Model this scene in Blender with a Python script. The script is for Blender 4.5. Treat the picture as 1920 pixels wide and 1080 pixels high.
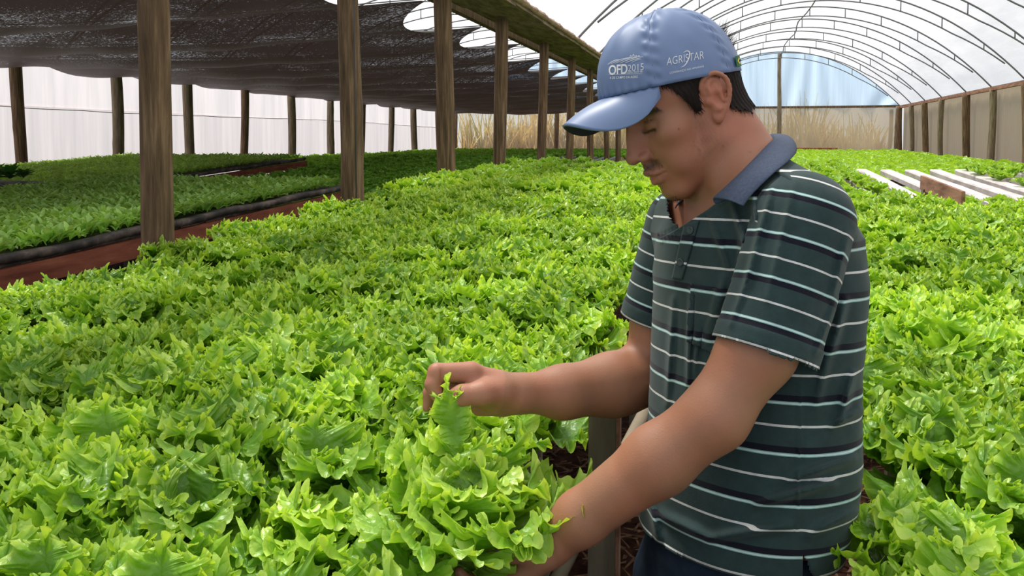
import bpy, math, random
import numpy as np
from mathutils import Vector, Matrix, noise as mnoise
random.seed(7); RNG = np.random.default_rng(11)
for o in list(bpy.data.objects): bpy.data.objects.remove(o)
SC = bpy.context.scene
COL = SC.collection
PI = math.pi
# ---------------------------------------------------------------- camera
F_PX, CX, CY, HY, VX = 1600.0, 960.0, 360.0, 265.0, 1360.0      # focal length, principal point, horizon row, column of the tunnel's axis
EYE = 1.55
phi = math.atan((CY - HY) / F_PX)
theta = math.atan((VX - CX) / F_PX * math.cos(phi))
cam_d = bpy.data.cameras.new('camera'); cam = bpy.data.objects.new('camera', cam_d); COL.objects.link(cam)
cam_d.sensor_width = 36; cam_d.lens = 36 * F_PX / 1920; cam_d.shift_y = -(540 - CY) / 1920
cam_d.clip_start = 0.05; cam_d.clip_end = 300
cam.location = (0, 0, EYE); cam.rotation_euler = (PI / 2 - phi, 0, theta)
SC.camera = cam
FW = np.array([-math.sin(theta) * math.cos(phi), math.cos(theta) * math.cos(phi), -math.sin(phi)])
RT = np.array([math.cos(theta), math.sin(theta), 0.0])
UP = np.cross(RT, FW)
CAM = np.array([0, 0, EYE])
def P(px, py, d): return CAM + d * (FW + RT * (px - CX) / F_PX + UP * (CY - py) / F_PX)
def onX(px, X):
    r = P(px, HY, 1) - CAM
    return X / r[0] * r[1]
# ---------------------------------------------------------------- view, world, sun
SC.view_settings.view_transform = 'Standard'; SC.view_settings.look = 'None'
SC.view_settings.exposure = 0.08; SC.view_settings.gamma = 1.0
SC.view_settings.use_curve_mapping = False
w = bpy.data.worlds.new('sky'); SC.world = w; w.use_nodes = True
bg = w.node_tree.nodes['Background']; bg.inputs['Color'].default_value = (0.86, 0.93, 1.0, 1); bg.inputs['Strength'].default_value = 0.85
sd = bpy.data.lights.new('sun', 'SUN'); so = bpy.data.objects.new('sun', sd); COL.objects.link(so)
sd.energy = 8.2; sd.angle = math.radians(16); sd.color = (1.0, 0.965, 0.89)
so.rotation_euler = Vector((0.42, -0.30, -1.0)).to_track_quat('-Z', 'Y').to_euler()
SC.cycles.max_bounces = 8; SC.cycles.transparent_max_bounces = 16
SC.cycles.diffuse_bounces = 4; SC.cycles.glossy_bounces = 2; SC.cycles.transmission_bounces = 4
SC.cycles.sample_clamp_indirect = 6.0
SC.cycles.caustics_reflective = False; SC.cycles.caustics_refractive = False
# ---------------------------------------------------------------- helpers
def tag(o, label=None, cat=None, group=None, kind=None):
    if label: o['label'] = label
    if cat: o['category'] = cat
    if group: o['group'] = group
    if kind: o['kind'] = kind
    return o
def link(name, me, mat=None, parent=None):
    o = bpy.data.objects.new(name, me); COL.objects.link(o)
    if mat and me is not None and not len(me.materials): me.materials.append(mat)
    if parent: o.parent = parent
    return o
def empty(name, loc=(0, 0, 0), rz=0):
    o = bpy.data.objects.new(name, None); COL.objects.link(o); o.location = loc; o.rotation_euler = (0, 0, rz); o.empty_display_size = .1
    return o
def np_mesh(name, V, Q, smooth=True, attrs=None):
    """mesh from an (n,3) array and an (m,3|4) face array (or a list of such arrays)"""
    me = bpy.data.meshes.new(name)
    V = np.asarray(V, dtype=np.float32)
    Qs = Q if isinstance(Q, list) else [Q]
    Qs = [np.asarray(q, dtype=np.int32) for q in Qs if len(q)]
    me.vertices.add(len(V)); me.vertices.foreach_set('co', V.ravel())
    li = np.concatenate([q.ravel() for q in Qs]); tot = np.concatenate([np.full(len(q), q.shape[1], dtype=np.int32) for q in Qs])
    st = np.concatenate([[0], np.cumsum(tot)[:-1]]).astype(np.int32)
    me.loops.add(len(li)); me.loops.foreach_set('vertex_index', li)
    me.polygons.add(len(tot)); me.polygons.foreach_set('loop_start', st); me.polygons.foreach_set('loop_total', tot)
    me.polygons.foreach_set('use_smooth', np.full(len(tot), smooth))
    for k, a in (attrs or {}).items():
        a = np.asarray(a, dtype=np.float32)
        if a.ndim == 1:
            at = me.attributes.new(k, 'FLOAT', 'POINT'); at.data.foreach_set('value', a)
        else:
            at = me.attributes.new(k, 'FLOAT_COLOR', 'POINT'); at.data.foreach_set('color', np.c_[a, np.ones(len(a))].astype(np.float32).ravel())
    me.update(calc_edges=True); me.validate()
    return me
class MB:
    """collects simple shapes into one mesh"""
    def __init__(s): s.v = []; s.f = []; s.n = 0
    def add(s, V, F):
        s.v.append(np.asarray(V, dtype=float)); s.f += [tuple(i + s.n for i in q) for q in F]; s.n += len(V); return s
    def box(s, lo, hi):
        x0, y0, z0 = lo; x1, y1, z1 = hi
        return s.add([(x0, y0, z0), (x1, y0, z0), (x1, y1, z0), (x0, y1, z0), (x0, y0, z1), (x1, y0, z1), (x1, y1, z1), (x0, y1, z1)],
                     [(0, 3, 2, 1), (4, 5, 6, 7), (0, 1, 5, 4), (1, 2, 6, 5), (2, 3, 7, 6), (3, 0, 4, 7)])
    def beam(s, a, b, wd, h):
        """a rectangular bar from a to b (w sideways, h up)"""
        a = np.array(a, float); b = np.array(b, float); d = b - a; d /= np.linalg.norm(d)
        u = np.cross(d, (0, 0, 1)) if abs(d[2]) < .95 else np.array([1., 0, 0]); u /= np.linalg.norm(u); v = np.cross(u, d)
        V = [p + u * i * wd / 2 + v * j * h / 2 for p in (a, b) for i, j in ((-1, -1), (1, -1), (1, 1), (-1, 1))]
        return s.add(V, [(0, 1, 2, 3), (7, 6, 5, 4), (0, 4, 5, 1), (1, 5, 6, 2), (2, 6, 7, 3), (3, 7, 4, 0)])
    def tube(s, pts, r, n=8, cap=True):
        pts = [np.array(p, float) for p in pts]; R = r if hasattr(r, '__len__') else [r] * len(pts)
        V = []; up = np.array([0.123, 0.31, 0.94])
        for i, p in enumerate(pts):
            d = pts[min(i + 1, len(pts) - 1)] - pts[max(i - 1, 0)]; d /= np.linalg.norm(d)
            u = np.cross(d, up); u /= np.linalg.norm(u); v = np.cross(d, u)
            V += [p + R[i] * (u * math.cos(t) + v * math.sin(t)) for t in [2 * PI * k / n for k in range(n)]]
        Fc = [(i * n + k, i * n + (k + 1) % n, (i + 1) * n + (k + 1) % n, (i + 1) * n + k) for i in range(len(pts) - 1) for k in range(n)]
        if cap: Fc += [tuple(range(n))[::-1], tuple(range((len(pts) - 1) * n, len(pts) * n))]
        return s.add(V, Fc)
    def build(s, name, mat, parent=None, smooth=False):
        me = bpy.data.meshes.new(name); me.from_pydata([tuple(p) for p in np.concatenate(s.v)], [], s.f)
        if smooth: me.polygons.foreach_set('use_smooth', [True] * len(me.polygons))
        me.update()
        return link(name, me, mat, parent)
def copy_tree(o, parent=None):
    c = o.copy(); COL.objects.link(c)
    if parent: c.parent = parent
    for ch in [k for k in KIDS.get(o.name, [])]: copy_tree(ch, c)
    return c
KIDS = {}
# ---------------------------------------------------------------- materials
def mat(name, base=(.5, .5, .5), rough=.6, spec=.5, **kw):
    m = bpy.data.materials.new(name); m.use_nodes = True
    b = m.node_tree.nodes['Principled BSDF']; b.inputs['Base Color'].default_value = (*base, 1); b.inputs['Roughness'].default_value = rough
    b.inputs['Specular IOR Level'].default_value = spec
    for k, v in kw.items(): b.inputs[k.replace('_', ' ')].default_value = v
    return m
class NT:
    def __init__(s, m): s.t = m.node_tree; s.n = s.t.nodes; s.b = s.n.get('Principled BSDF'); s.out = s.n['Material Output']
    def new(s, t, **kw):
        x = s.n.new(t)
        for k, v in kw.items():
            if k.startswith('i_'): x.inputs[k[2:].replace('_', ' ')].default_value = v
            else: setattr(x, k, v)
        return x
    def l(s, a, b): s.t.links.new(a, b)
    def ramp(s, src, stops):
        r = s.new('ShaderNodeValToRGB'); e = r.color_ramp.elements
        while len(e) < len(stops): e.new(.5)
        for i, (p, c) in enumerate(stops): e[i].position = p; e[i].color = (*c, 1) if len(c) == 3 else c
        s.l(src, r.inputs[0]); return r.outputs[0]
    def noise(s, scale, detail=4, rough=.55, vec=None, stretch=None):
        tc = s.new('ShaderNodeTexCoord'); v = tc.outputs['Object']
        if stretch:
            mp = s.new('ShaderNodeMapping'); mp.inputs['Scale'].default_value = stretch; s.l(v, mp.inputs[0]); v = mp.outputs[0]
        x = s.new('ShaderNodeTexNoise'); x.inputs['Scale'].default_value = scale; x.inputs['Detail'].default_value = detail; x.inputs['Roughness'].default_value = rough
        s.l(v, x.inputs['Vector']); return x.outputs['Fac']
    def bump(s, h, strength=.4, dist=.01):
        bp = s.new('ShaderNodeBump'); bp.inputs['Strength'].default_value = strength; bp.inputs['Distance'].default_value = dist
        s.l(h, bp.inputs['Height']); s.l(bp.outputs[0], s.b.inputs['Normal']); return bp.outputs[0]
def noisy(name, stops, scale, rough=.7, stretch=None, bump=.5, bdist=.01, spec=.3, detail=6):
    m = mat(name, rough=rough, spec=spec); n = NT(m); f = n.noise(scale, detail, .6, stretch=stretch)
    n.l(n.ramp(f, stops), n.b.inputs['Base Color']); n.bump(f, bump, bdist); return m
M = {}
M['post'] = noisy('weathered_wood', [(.25, (.045, .026, .014)), (.5, (.17, .105, .06)), (.62, (.27, .17, .10)), (.8, (.36, .25, .155))], 9, .85, (4.5, 4.5, .30), 1.0, .02)
M['post2'] = noisy('weathered_wood_pale', [(.25, (.10, .075, .045)), (.5, (.22, .17, .11)), (.7, (.34, .28, .19)), (.85, (.42, .35, .25))], 9, .85, (3.5, 3.5, .35), .7, .012)
M['plank'] = noisy('sawn_wood', [(.3, (.12, .055, .035)), (.55, (.30, .15, .10)), (.8, (.42, .25, .17))], 7, .8, (3, .5, 3), .5, .006)
M['plankred'] = noisy('red_stained_wood', [(.3, (.13, .035, .018)), (.55, (.25, .075, .04)), (.8, (.36, .14, .08))], 7, .8, (3, .5, 3), .5, .006)
M['greyplank'] = noisy('grey_sawn_wood', [(.3, (.10, .08, .055)), (.6, (.19, .16, .11)), (.85, (.28, .24, .17))], 7, .8, (3, 3, .4), .3, .004)
M['gutter'] = noisy('concrete_gutter', [(.3, (.10, .065, .045)), (.55, (.24, .17, .12)), (.8, (.36, .27, .21))], 5, .9, (3, .6, 3), .5, .02)
M['tile'] = noisy('beam_edge', [(.3, (.22, .13, .09)), (.7, (.5, .36, .27))], 14, .9, None, .6, .01)
M['soil'] = noisy('red_brown_soil', [(.2, (.010, .005, .004)), (.45, (.04, .017, .011)), (.7, (.09, .036, .022)), (.9, (.19, .09, .055))], 14, 1.0, None, 1.0, .05, .1, 12)
M['steel'] = mat('galvanised_pipe', (.16, .165, .18), .5, .4)
M['wire'] = mat('dark_wire', (.06, .06, .07), .6)
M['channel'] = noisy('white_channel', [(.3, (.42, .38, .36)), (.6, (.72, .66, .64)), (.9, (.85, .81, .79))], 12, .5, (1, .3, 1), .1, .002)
M['channeldark'] = noisy('shaded_grey_channel', [(.3, (.10, .11, .10)), (.6, (.20, .22, .2)), (.9, (.34, .36, .34))], 12, .5, (1, .3, 1), .1, .002)  # darker copy of the white channel: the netted tunnel's shade put into the colour
M['trough'] = noisy('black_trough', [(.3, (.014, .013, .013)), (.5, (.06, .05, .045)), (.75, (.26, .20, .16))], 10, .6, (1, .7, 1), .3, .004)
M['pipe'] = noisy('pale_brace_pole', [(.3, (.13, .10, .065)), (.7, (.26, .21, .14))], 9, .6, None, .2, .003)
def film(name, tint, trans, bstripe=None, dull=.25, thick=(1, 1, 1)):
    """a plastic sheet: part clear, part light-scattering"""
    m = bpy.data.materials.new(name); m.use_nodes = True; n = NT(m); n.n.remove(n.b)
    tr = n.new('ShaderNodeBsdfTransparent'); tl = n.new('ShaderNodeBsdfTranslucent'); df = n.new('ShaderNodeBsdfDiffuse')
    tr.inputs[0].default_value = (*thick, 1)
    m1 = n.new('ShaderNodeMixShader'); m1.inputs[0].default_value = dull; m2 = n.new('ShaderNodeMixShader')
    f = n.noise(*(bstripe[0], 5, .6), stretch=bstripe[1])
    col = n.ramp(f, [(.3, tuple(c * .8 for c in tint)), (.65, tint)])
    n.l(col, tl.inputs[0]); n.l(col, df.inputs[0])
    n.l(tl.outputs[0], m1.inputs[1]); n.l(df.outputs[0], m1.inputs[2])
    mr = n.new('ShaderNodeMapRange'); mr.inputs[1].default_value = .3; mr.inputs[2].default_value = .7
    mr.inputs[3].default_value = 1 - trans - .06; mr.inputs[4].default_value = 1 - trans + .06
    n.l(f, mr.inputs[0]); n.l(mr.outputs[0], m2.inputs[0])
    n.l(tr.outputs[0], m2.inputs[1]); n.l(m1.outputs[0], m2.inputs[2]); n.l(m2.outputs[0], n.out.inputs[0])
    return m
M['roof'] = film('roof_film', (.61, .585, .60), .38, (1.1, (2.5, .35, 1)), .15)
M['screenlow'] = film('white_side_screen_lower', (.56, .515, .52), .08, (1.5, (.6, 3.0, .18)), .04)
M['screenwhite'] = film('white_side_screen', (.62, .575, .58), .10, (1.3, (.6, 2.6, .22)), .04)
M['screenbeige'] = film('beige_side_screen', (.43, .335, .225), .09, (3.0, (.6, 3.5, .10)), .35, (.9, .82, .7))
M['endbeige'] = film('beige_end_screen', (.45, .37, .27), .28, (1.2, (1, 1, .4)), .3, (.95, .9, .8))
M['endblue'] = film('pale_blue_gable_film', (.62, .76, .90), .45, (2.2, (3.0, 1, .12)), .1, (.7, .85, 1.0))
# shade net
m = bpy.data.materials.new('black_shade_net'); m.use_nodes = True; n = NT(m)
n.b.inputs['Base Color'].default_value = (.045, .030, .026, 1); n.b.inputs['Roughness'].default_value = .45; n.b.inputs['Specular IOR Level'].default_value = .6
tl = n.new('ShaderNodeBsdfTranslucent'); tl.inputs[0].default_value = (.022, .014, .012, 1)
tr = n.new('ShaderNodeBsdfTransparent'); tr.inputs[0].default_value = (.85, .92, 1, 1)
f = n.noise(42, 3, .75, stretch=(.7, 2.2, 1)); f2 = n.noise(1.7, 3, .6, stretch=(.5, 1, 1))
m1 = n.new('ShaderNodeMixShader'); m1.inputs[0].default_value = .5; n.l(n.b.outputs[0], m1.inputs[1]); n.l(tl.outputs[0], m1.inputs[2])
ad = n.new('ShaderNodeMath', operation='MULTIPLY_ADD'); n.l(f2, ad.inputs[0]); ad.inputs[1].default_value = .5; n.l(f, ad.inputs[2])
mr = n.new('ShaderNodeMapRange'); mr.inputs[1].default_value = .84; mr.inputs[2].default_value = 1.02; mr.inputs[3].default_value = .004; mr.inputs[4].default_value = .55
n.l(ad.outputs[0], mr.inputs[0])
m2 = n.new('ShaderNodeMixShader'); n.l(mr.outputs[0], m2.inputs[0]); n.l(m1.outputs[0], m2.inputs[1]); n.l(tr.outputs[0], m2.inputs[2]); n.l(m2.outputs[0], n.out.inputs[0])
M['net'] = m
def leafmat(name, dark, light, edge, rough=.33, transl=.34, vary=.25):
    m = mat(name, rough=rough, spec=.45); n = NT(m)
    q = n.new('ShaderNodeAttribute', attribute_name='q'); rn = n.new('ShaderNodeAttribute', attribute_name='rnd')
    oi = n.new('ShaderNodeObjectInfo')
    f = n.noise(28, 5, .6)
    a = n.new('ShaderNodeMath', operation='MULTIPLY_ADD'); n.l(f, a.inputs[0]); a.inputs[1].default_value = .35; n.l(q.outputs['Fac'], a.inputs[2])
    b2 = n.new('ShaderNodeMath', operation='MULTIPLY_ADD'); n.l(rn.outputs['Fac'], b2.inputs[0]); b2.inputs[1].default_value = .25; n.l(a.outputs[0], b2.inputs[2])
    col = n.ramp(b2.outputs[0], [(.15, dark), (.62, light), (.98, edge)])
    hs = n.new('ShaderNodeHueSaturation'); n.l(col, hs.inputs['Color'])
    mr = n.new('ShaderNodeMapRange'); n.l(oi.outputs['Random'], mr.inputs[0]); mr.inputs[3].default_value = 1 - vary; mr.inputs[4].default_value = 1 + vary * .6
    n.l(mr.outputs[0], hs.inputs['Value'])
    mr2 = n.new('ShaderNodeMapRange'); n.l(oi.outputs['Random'], mr2.inputs[0]); mr2.inputs[3].default_value = .508; mr2.inputs[4].default_value = .494
    n.l(mr2.outputs[0], hs.inputs['Hue'])
    n.l(hs.outputs[0], n.b.inputs['Base Color'])
    vo = n.new('ShaderNodeTexVoronoi', feature='DISTANCE_TO_EDGE'); vo.inputs['Scale'].default_value = 55
    tc = n.new('ShaderNodeTexCoord'); n.l(tc.outputs['Object'], vo.inputs['Vector'])
    hh = n.new('ShaderNodeMath', operation='MULTIPLY_ADD'); n.l(f, hh.inputs[0]); hh.inputs[1].default_value = .8; n.l(vo.outputs[0], hh.inputs[2])
    nm = n.bump(hh.outputs[0], .55, .006)
    tl = n.new('ShaderNodeBsdfTranslucent'); g = n.new('ShaderNodeMixRGB', blend_type='MULTIPLY'); g.inputs[0].default_value = 1
    n.l(hs.outputs[0], g.inputs[1]); g.inputs[2].default_value = (1.5, 1.35, .55, 1); n.l(g.outputs[0], tl.inputs[0]); n.l(nm, tl.inputs['Normal'])
    ms = n.new('ShaderNodeMixShader'); ms.inputs[0].default_value = transl
    n.l(n.b.outputs[0], ms.inputs[1]); n.l(tl.outputs[0], ms.inputs[2]); n.l(ms.outputs[0], n.out.inputs[0])
    return m
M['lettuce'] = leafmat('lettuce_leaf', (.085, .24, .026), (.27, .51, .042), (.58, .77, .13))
M['young'] = leafmat('young_lettuce_leaf', (.22, .44, .04), (.38, .62, .07), (.4, .65, .09))
M['seedling'] = leafmat('seedling_leaf', (.20, .46, .07), (.38, .70, .13), (.55, .82, .25), .4, .35)
M['darkleaf'] = leafmat('dark_leaf', (.02, .09, .015), (.05, .18, .03), (.09, .25, .05), .3, .25)
M['reed'] = leafmat('dry_reed', (.10, .05, .03), (.28, .17, .10), (.65, .52, .38), .6, .3)
M['reedgreen'] = leafmat('green_reed', (.10, .12, .04), (.25, .24, .09), (.4, .38, .2), .6, .3)
# ================================================================= SETTING
XL, XR, XO = -2.2, 6.0, -10.45           # gutter row, outer wall, wall of the next tunnel
YE = 33.0                                # end wall
EAVE = 2.80
def plane_grid(name, fn, nu, nv, m, smooth=True, kind=None, parent=None):
    u, v = np.meshgrid(np.linspace(0, 1, nu), np.linspace(0, 1, nv), indexing='ij')
    V = fn(u.ravel(), v.ravel()); i = np.arange(nu * nv).reshape(nu, nv)
    Q = np.stack([i[:-1, :-1], i[1:, :-1], i[1:, 1:], i[:-1, 1:]], -1).reshape(-1, 4)
    o = link(name, np_mesh(name, V, Q, smooth), m, parent)
    if kind: o['kind'] = kind
    return o
floor = plane_grid('floor', lambda u, v: np.c_[-14 + 26 * u, -3 + 43 * v, .012 * np.sin(u * 90) * np.sin(v * 130)], 80, 120, M['soil'], kind='structure')
# roof films: two arched tunnels
RISE = 2.0
def arch_z(t, rise=RISE): return EAVE + rise * np.sin(np.pi * t) ** .85 if False else EAVE + rise * (1 - (2 * t - 1) ** 2) * (1 + .12 * (2 * t - 1) ** 2)
def roof(name, x0, x1):
    ys = 36.0
    def fn(u, v):
        x = x0 + (x1 - x0) * u; y = -2.5 + (YE + 2.5) * v
        z = arch_z(u) + .05 + .02 * np.sin(y * 2 * PI / 2.05) * (1 - np.abs(2 * u - 1))
        return np.c_[x, y, z]
    return plane_grid(name, fn, 40, 150, M['roof'], kind='structure')
roof('ceiling', XL, XR); roof('ceiling_left', XO, XL)
# side screens
def screen(name, X, z0, z1, m, amp):
    def fn(u, v):
        y = -2.5 + (YE + 2.5) * u; z = z0 + (z1 - z0) * v
        return np.c_[X + amp * np.sin(y * 9 + np.sin(y * 2.3) * 2) * (.3 + .7 * np.abs(np.sin(y * 1.5))), y, z]
    return plane_grid(name, fn, 500, 6, m, kind='structure')
screen('wall_left', XO - .17, 2.09, EAVE + .1, M['screenwhite'], .004); screen('wall_left_lower', XO - .18, 0.02, 2.12, M['screenlow'], .004)
screen('wall_right', XR + .15, 0.02, EAVE, M['screenbeige'], .015)
# seam running along the white screen
mb = MB(); pts = []
for i in range(90):
    y = -2 + 34.5 * i / 89; pts.append((XO - .145, y, 2.10 - .012 * math.sin(PI * ((y / 1.76) % 1.0)) + .03 * math.sin(y * .35)))
tag(mb.tube(pts, .007, 6).build('seam_cord', M['wire'], None, True), 'thin dark seam cord running along the white side screen', 'cord')
# end wall: lower beige screens, gable film above
def end_screen(name, x0, x1, z0, z1f, m, y=YE):
    def fn(u, v):
        x = x0 + (x1 - x0) * u; zt = z1f(u); z = z0 + (zt - z0) * v
        return np.c_[x, y + .02 * np.sin(x * 6) * v, z]
    return plane_grid(name, fn, 60, 8, m, kind='structure')
end_screen('wall_end', XL, XR, 0.02, lambda u: EAVE + .03 * np.sin(u * 20) + 0 * u, M['endbeige'])
M['endclear'] = film('clear_end_screen', (.50, .44, .36), .72, (1.2, (1, 1, .4)), .3, (.95, .9, .8))
end_screen('wall_end_left', XO, XL, 0.02, lambda u: EAVE - .05 + 0 * u, M['endclear'])
def gable(name, x0, x1):
    def fn(u, v):
        x = x0 + (x1 - x0) * u; z = EAVE + .02 + (arch_z(u) + .04 - EAVE) * v
        fold = .05 * np.sin(x * 8 + 3 * v * np.sin(x * 2)) * (1 - v * .5)
        return np.c_[x, YE + .06 + fold, z]
    return plane_grid(name, fn, 260, 14, M['endblue'], kind='structure')
gable('wall_gable', XL, XR); gable('wall_gable_left', XO, XL)
tag(MB().beam((XL, YE - .03, EAVE), (XR, YE - .03, EAVE), .07, .08).build('cross_beam', M['post']), 'thin dark rail across the far end wall of the main tunnel', 'beam')
tag(MB().beam((XO, YE - .03, EAVE - .05), (XL, YE - .03, EAVE - .05), .07, .08).build('cross_beam', M['post']), 'thin dark rail across the far end wall of the netted tunnel', 'beam')
tag(MB().beam((XR, -2.4, EAVE - .03), (XR, YE, EAVE - .03), .08, .09).build('eave_beam', M['plank']), 'long reddish eave rail on top of the beige wall posts', 'beam')
# gutter
gt = empty('gutter_beam', (XL, 0, 0)); tag(gt, 'long brown gutter board over the row of thick posts', 'gutter')
MB().beam((-.26, -2, EAVE + .02), (-.26, 31.5, EAVE + .02), .07, .13).build('bearer', M['post'], gt)
rg = np.random.default_rng(4); mb = MB()
for i in range(28):
    y0 = -2 + i * 1.2; dz = rg.uniform(-.012, .012); mb.box((-.16, y0, EAVE - .02 + dz), (.34, y0 + 1.19, EAVE + .03 + dz))
mb.build('gutter_board', M['gutter'], gt)
def fn(u, v):
    y = -2 + 33.5 * u; a = v * 2 * PI
    r = .030 + .008 * np.sin(y * 11) * np.sin(y * 3.7) + .005 * np.sin(y * 37)
    return np.c_[.35 + r * np.cos(a), y, EAVE + .045 + r * np.sin(a)]
plane_grid('rolled_edge', fn, 500, 9, M['tile'], parent=gt)
# ---------------------------------------------------------------- posts
def post(name, x, y, r, z1, m, seed, n=18, rings=46, bend=.02):
    rg = np.random.default_rng(seed); V = []
    lobes = [(rg.integers(2, 6), rg.uniform(0, 6), rg.uniform(.015, .05)) for _ in range(3)]
    ph = rg.uniform(0, 6, 4); knots = [(rg.uniform(.8, z1), rg.uniform(0, 6.28), rg.uniform(.08, .2)) for _ in range(7)]
    for i in range(rings):
        z = z1 * i / (rings - 1); cx = bend * math.sin(z * 1.3 + ph[0]) ; cy = bend * math.sin(z * 1.1 + ph[1])
        for k in range(n):
            t = 2 * PI * k / n; rr = r * (1 + .04 * math.sin(z * 2.1 + ph[2]) - .05 * z / z1)
            for (kk, p, a) in lobes: rr += r * a * math.sin(kk * t + p + z * .5)
            for (kz, kt, ka) in knots:
                dd = (z - kz) ** 2 / .004 + (math.atan2(math.sin(t - kt), math.cos(t - kt))) ** 2 / .12
                rr += r * ka * .5 * math.exp(-dd)
            rr += r * .025 * math.sin(t * 7 + ph[3]) ; V.append((cx + rr * math.cos(t), cy + rr * math.sin(t), z))
    Fc = [(i * n + k, i * n + (k + 1) % n, (i + 1) * n + (k + 1) % n, (i + 1) * n + k) for i in range(rings - 1) for k in range(n)]
    Fc += [tuple(range(n))[::-1], tuple(range((rings - 1) * n, rings * n))]
    o = MB().add(V, Fc).build(name, m, None, True); o.location = (x, y, 0); return o
ords = ['first', 'second', 'third', 'fourth', 'fifth', 'sixth', 'seventh', 'eighth', 'ninth', 'tenth', 'eleventh', 'twelfth']
for i, px in enumerate([292, 654, 833, 938, 1017, 1070, 1108, 1137, 1161, 1182]):
    y = onX(px, XL)
    o = post('wooden_post', XL, y, (.062, .066, .075, .066, .06, .058, .054, .056, .058, .055)[i], EAVE - .04, M['post'], 100 + i)
    lab = 'thick rough wooden post under the gutter, widest in view, in front of the seedling bench' if i == 0 else 'thick round wooden post under the gutter, %s along the row counting from the widest' % ords[i]
    tag(o, lab, 'post', 'posts under the gutter')
for i, px in enumerate([38, 218, 354, 458, 546, 621, 679, 733, 777, 822]):
    y = onX(px, XO)
    o = post('wooden_post', XO, y, .092 + .006 * (i % 3), EAVE + .1, M['post2'] if i % 3 else M['post'], 200 + i, 12, 24, .03)
    tag(o, 'slim round post against the white screen, %s counting from the picture\'s left edge' % ords[i], 'post', 'posts along the white side screen')
for i, px in enumerate([1990, 1922, 1858, 1811, 1765, 1734, 1708, 1687, 1668]):
    y = onX(px, XR)
    o = post('wooden_post', XR, y, .080 + .012 * (i % 2), EAVE - .05, M['post'] if i % 2 else M['post2'], 300 + i, 14, 30, .035)
    tag(o, 'knotty slim post along the beige wall, %s counting from the picture\'s right edge' % ords[i], 'post', 'posts along the beige wall')
o = post('wooden_post', 1.9, YE - .1, .075, EAVE + RISE - .05, M['post2'], 400, 12, 24, .02); tag(o, 'tall slender post at the middle of the far gable wall', 'post')
o = post('wooden_post', XR - .05, YE - .12, .10, EAVE, M['post2'], 401, 12, 24, .02); tag(o, 'post in the far corner where beige walls meet', 'post')
for i, px in enumerate((853, 1043)):
    dd = P(px, HY, 1) - CAM; k = (YE - .15) / dd[1]
    o = post('wooden_post', dd[0] * k, YE - .15, .09, EAVE - .1, M['post'], 410 + i, 12, 24, .02)
    tag(o, ['dark post at the far corner where white and reed-backed screens meet', 'dark post standing against the reed-backed end screen'][i], 'post')
# ---------------------------------------------------------------- trusses
def truss(x0, x1, y, nm, lab, grp):
    t = empty('roof_truss', (0, y, 0)); tag(t, lab, 'roof truss', grp)
    N = 40; us = [k / N for k in range(N + 1)]
    top = [(x0 + (x1 - x0) * u, 0, arch_z(u)) for u in us]
    low = [(x0 + (x1 - x0) * u, 0, arch_z(u) - .22 * min(1, math.sin(PI * u) * 1.9) ** 1.0) for u in us]
    MB().tube(top, .017, 8).build('top_chord', M['steel'], t, True)
    MB().tube(low[2:-2], .015, 8).build('bottom_chord', M['steel'], t, True)
    for k in range(4, N - 3, 4): MB().tube([low[k], top[k]], .012, 6).build('strut', M['steel'], t, True)
    return t
ty = [onX(px, XR) for px in (1990, 1922, 1858, 1811, 1765, 1734, 1708, 1687, 1668)]
ty = [ty[0] - 2.05 * 3, ty[0] - 2.05 * 2, ty[0] - 2.05] + ty + [ty[-1] + 2.1, ty[-1] + 4.2]
KT = []
for i, y in enumerate(ty):
    if y > YE: continue
    truss(XL + .1, XR - .02, y, '', 'thin double-pipe arch of the main tunnel roof, %s counting from the nearest arch' % ords[i], 'arches of the main tunnel roof')
    truss(XO + .02, XL - .1, y, '', 'thin double-pipe roof arch above the shade net, %s counting from the nearest' % ords[i], 'arches of the netted tunnel roof')
mb = MB(); mb.tube([(1.9 + .05 * math.sin(k), -2 + k * 35 / 40, EAVE + RISE - .06 + .02 * math.sin(k * 1.7)) for k in range(41)], .018, 6)
tag(mb.build('ridge_pipe', M['steel'], None, True), 'ridge pipe running along the top of the main tunnel roof', 'pipe')
# purlin wires above the net
for xx, lab in ((-3.4, 'thin purlin wire under the netted tunnel roof, beside the gutter'), (-4.6, 'thin purlin wire under the netted tunnel roof, second from the gutter')):
    uu = (xx - XO) / (XL - XO)
    tag(MB().tube([(xx, -2, float(arch_z(uu)) - .05), (xx, YE, float(arch_z(uu)) - .05)], .012, 6).build('purlin_wire', M['steel'], None, True), lab, 'wire')
# ---------------------------------------------------------------- shade net
BAY = 1.85; Y0N = -2.0
def fn(u, v):
    y = Y0N + 33.5 * v; fr = (y / BAY) % 1.0; s = np.sin(PI * fr)
    xe = -2.62 - .55 * s ** .8
    x = XO + .05 + (xe - XO - .05) * u
    nz = .012 * np.sin(x * 5 + y * 3) * s + .01 * np.sin(x * 2.1 - y)
    z = 2.83 - .20 * s * (1 - .35 * u ** 3) - .10 * np.sin(PI * u) + nz
    return np.c_[x, y, z]
net = plane_grid('shade_net', fn, 90, 520, M['net']); tag(net, 'dark brown sagging shade net with scalloped edge under the tunnel roof', 'shade net')
for k in range(0, 17):
    y = Y0N + (math.ceil(Y0N / BAY) * BAY - Y0N) + k * BAY
    if y > 31.3: break
    pts = [(XO + .1 + (XL - XO - .15) * t, y, 2.85 - .10 * math.sin(PI * min(1, t * 1.02))) for t in np.linspace(0, 1, 14)]
    tag(MB().tube(pts, .006, 5).build('support_wire', M['wire'], None, True), 'thin crosswise wire holding up the shade net, number %d counting from the nearest' % (k + 1), 'wire', 'wires holding the shade net')
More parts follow.
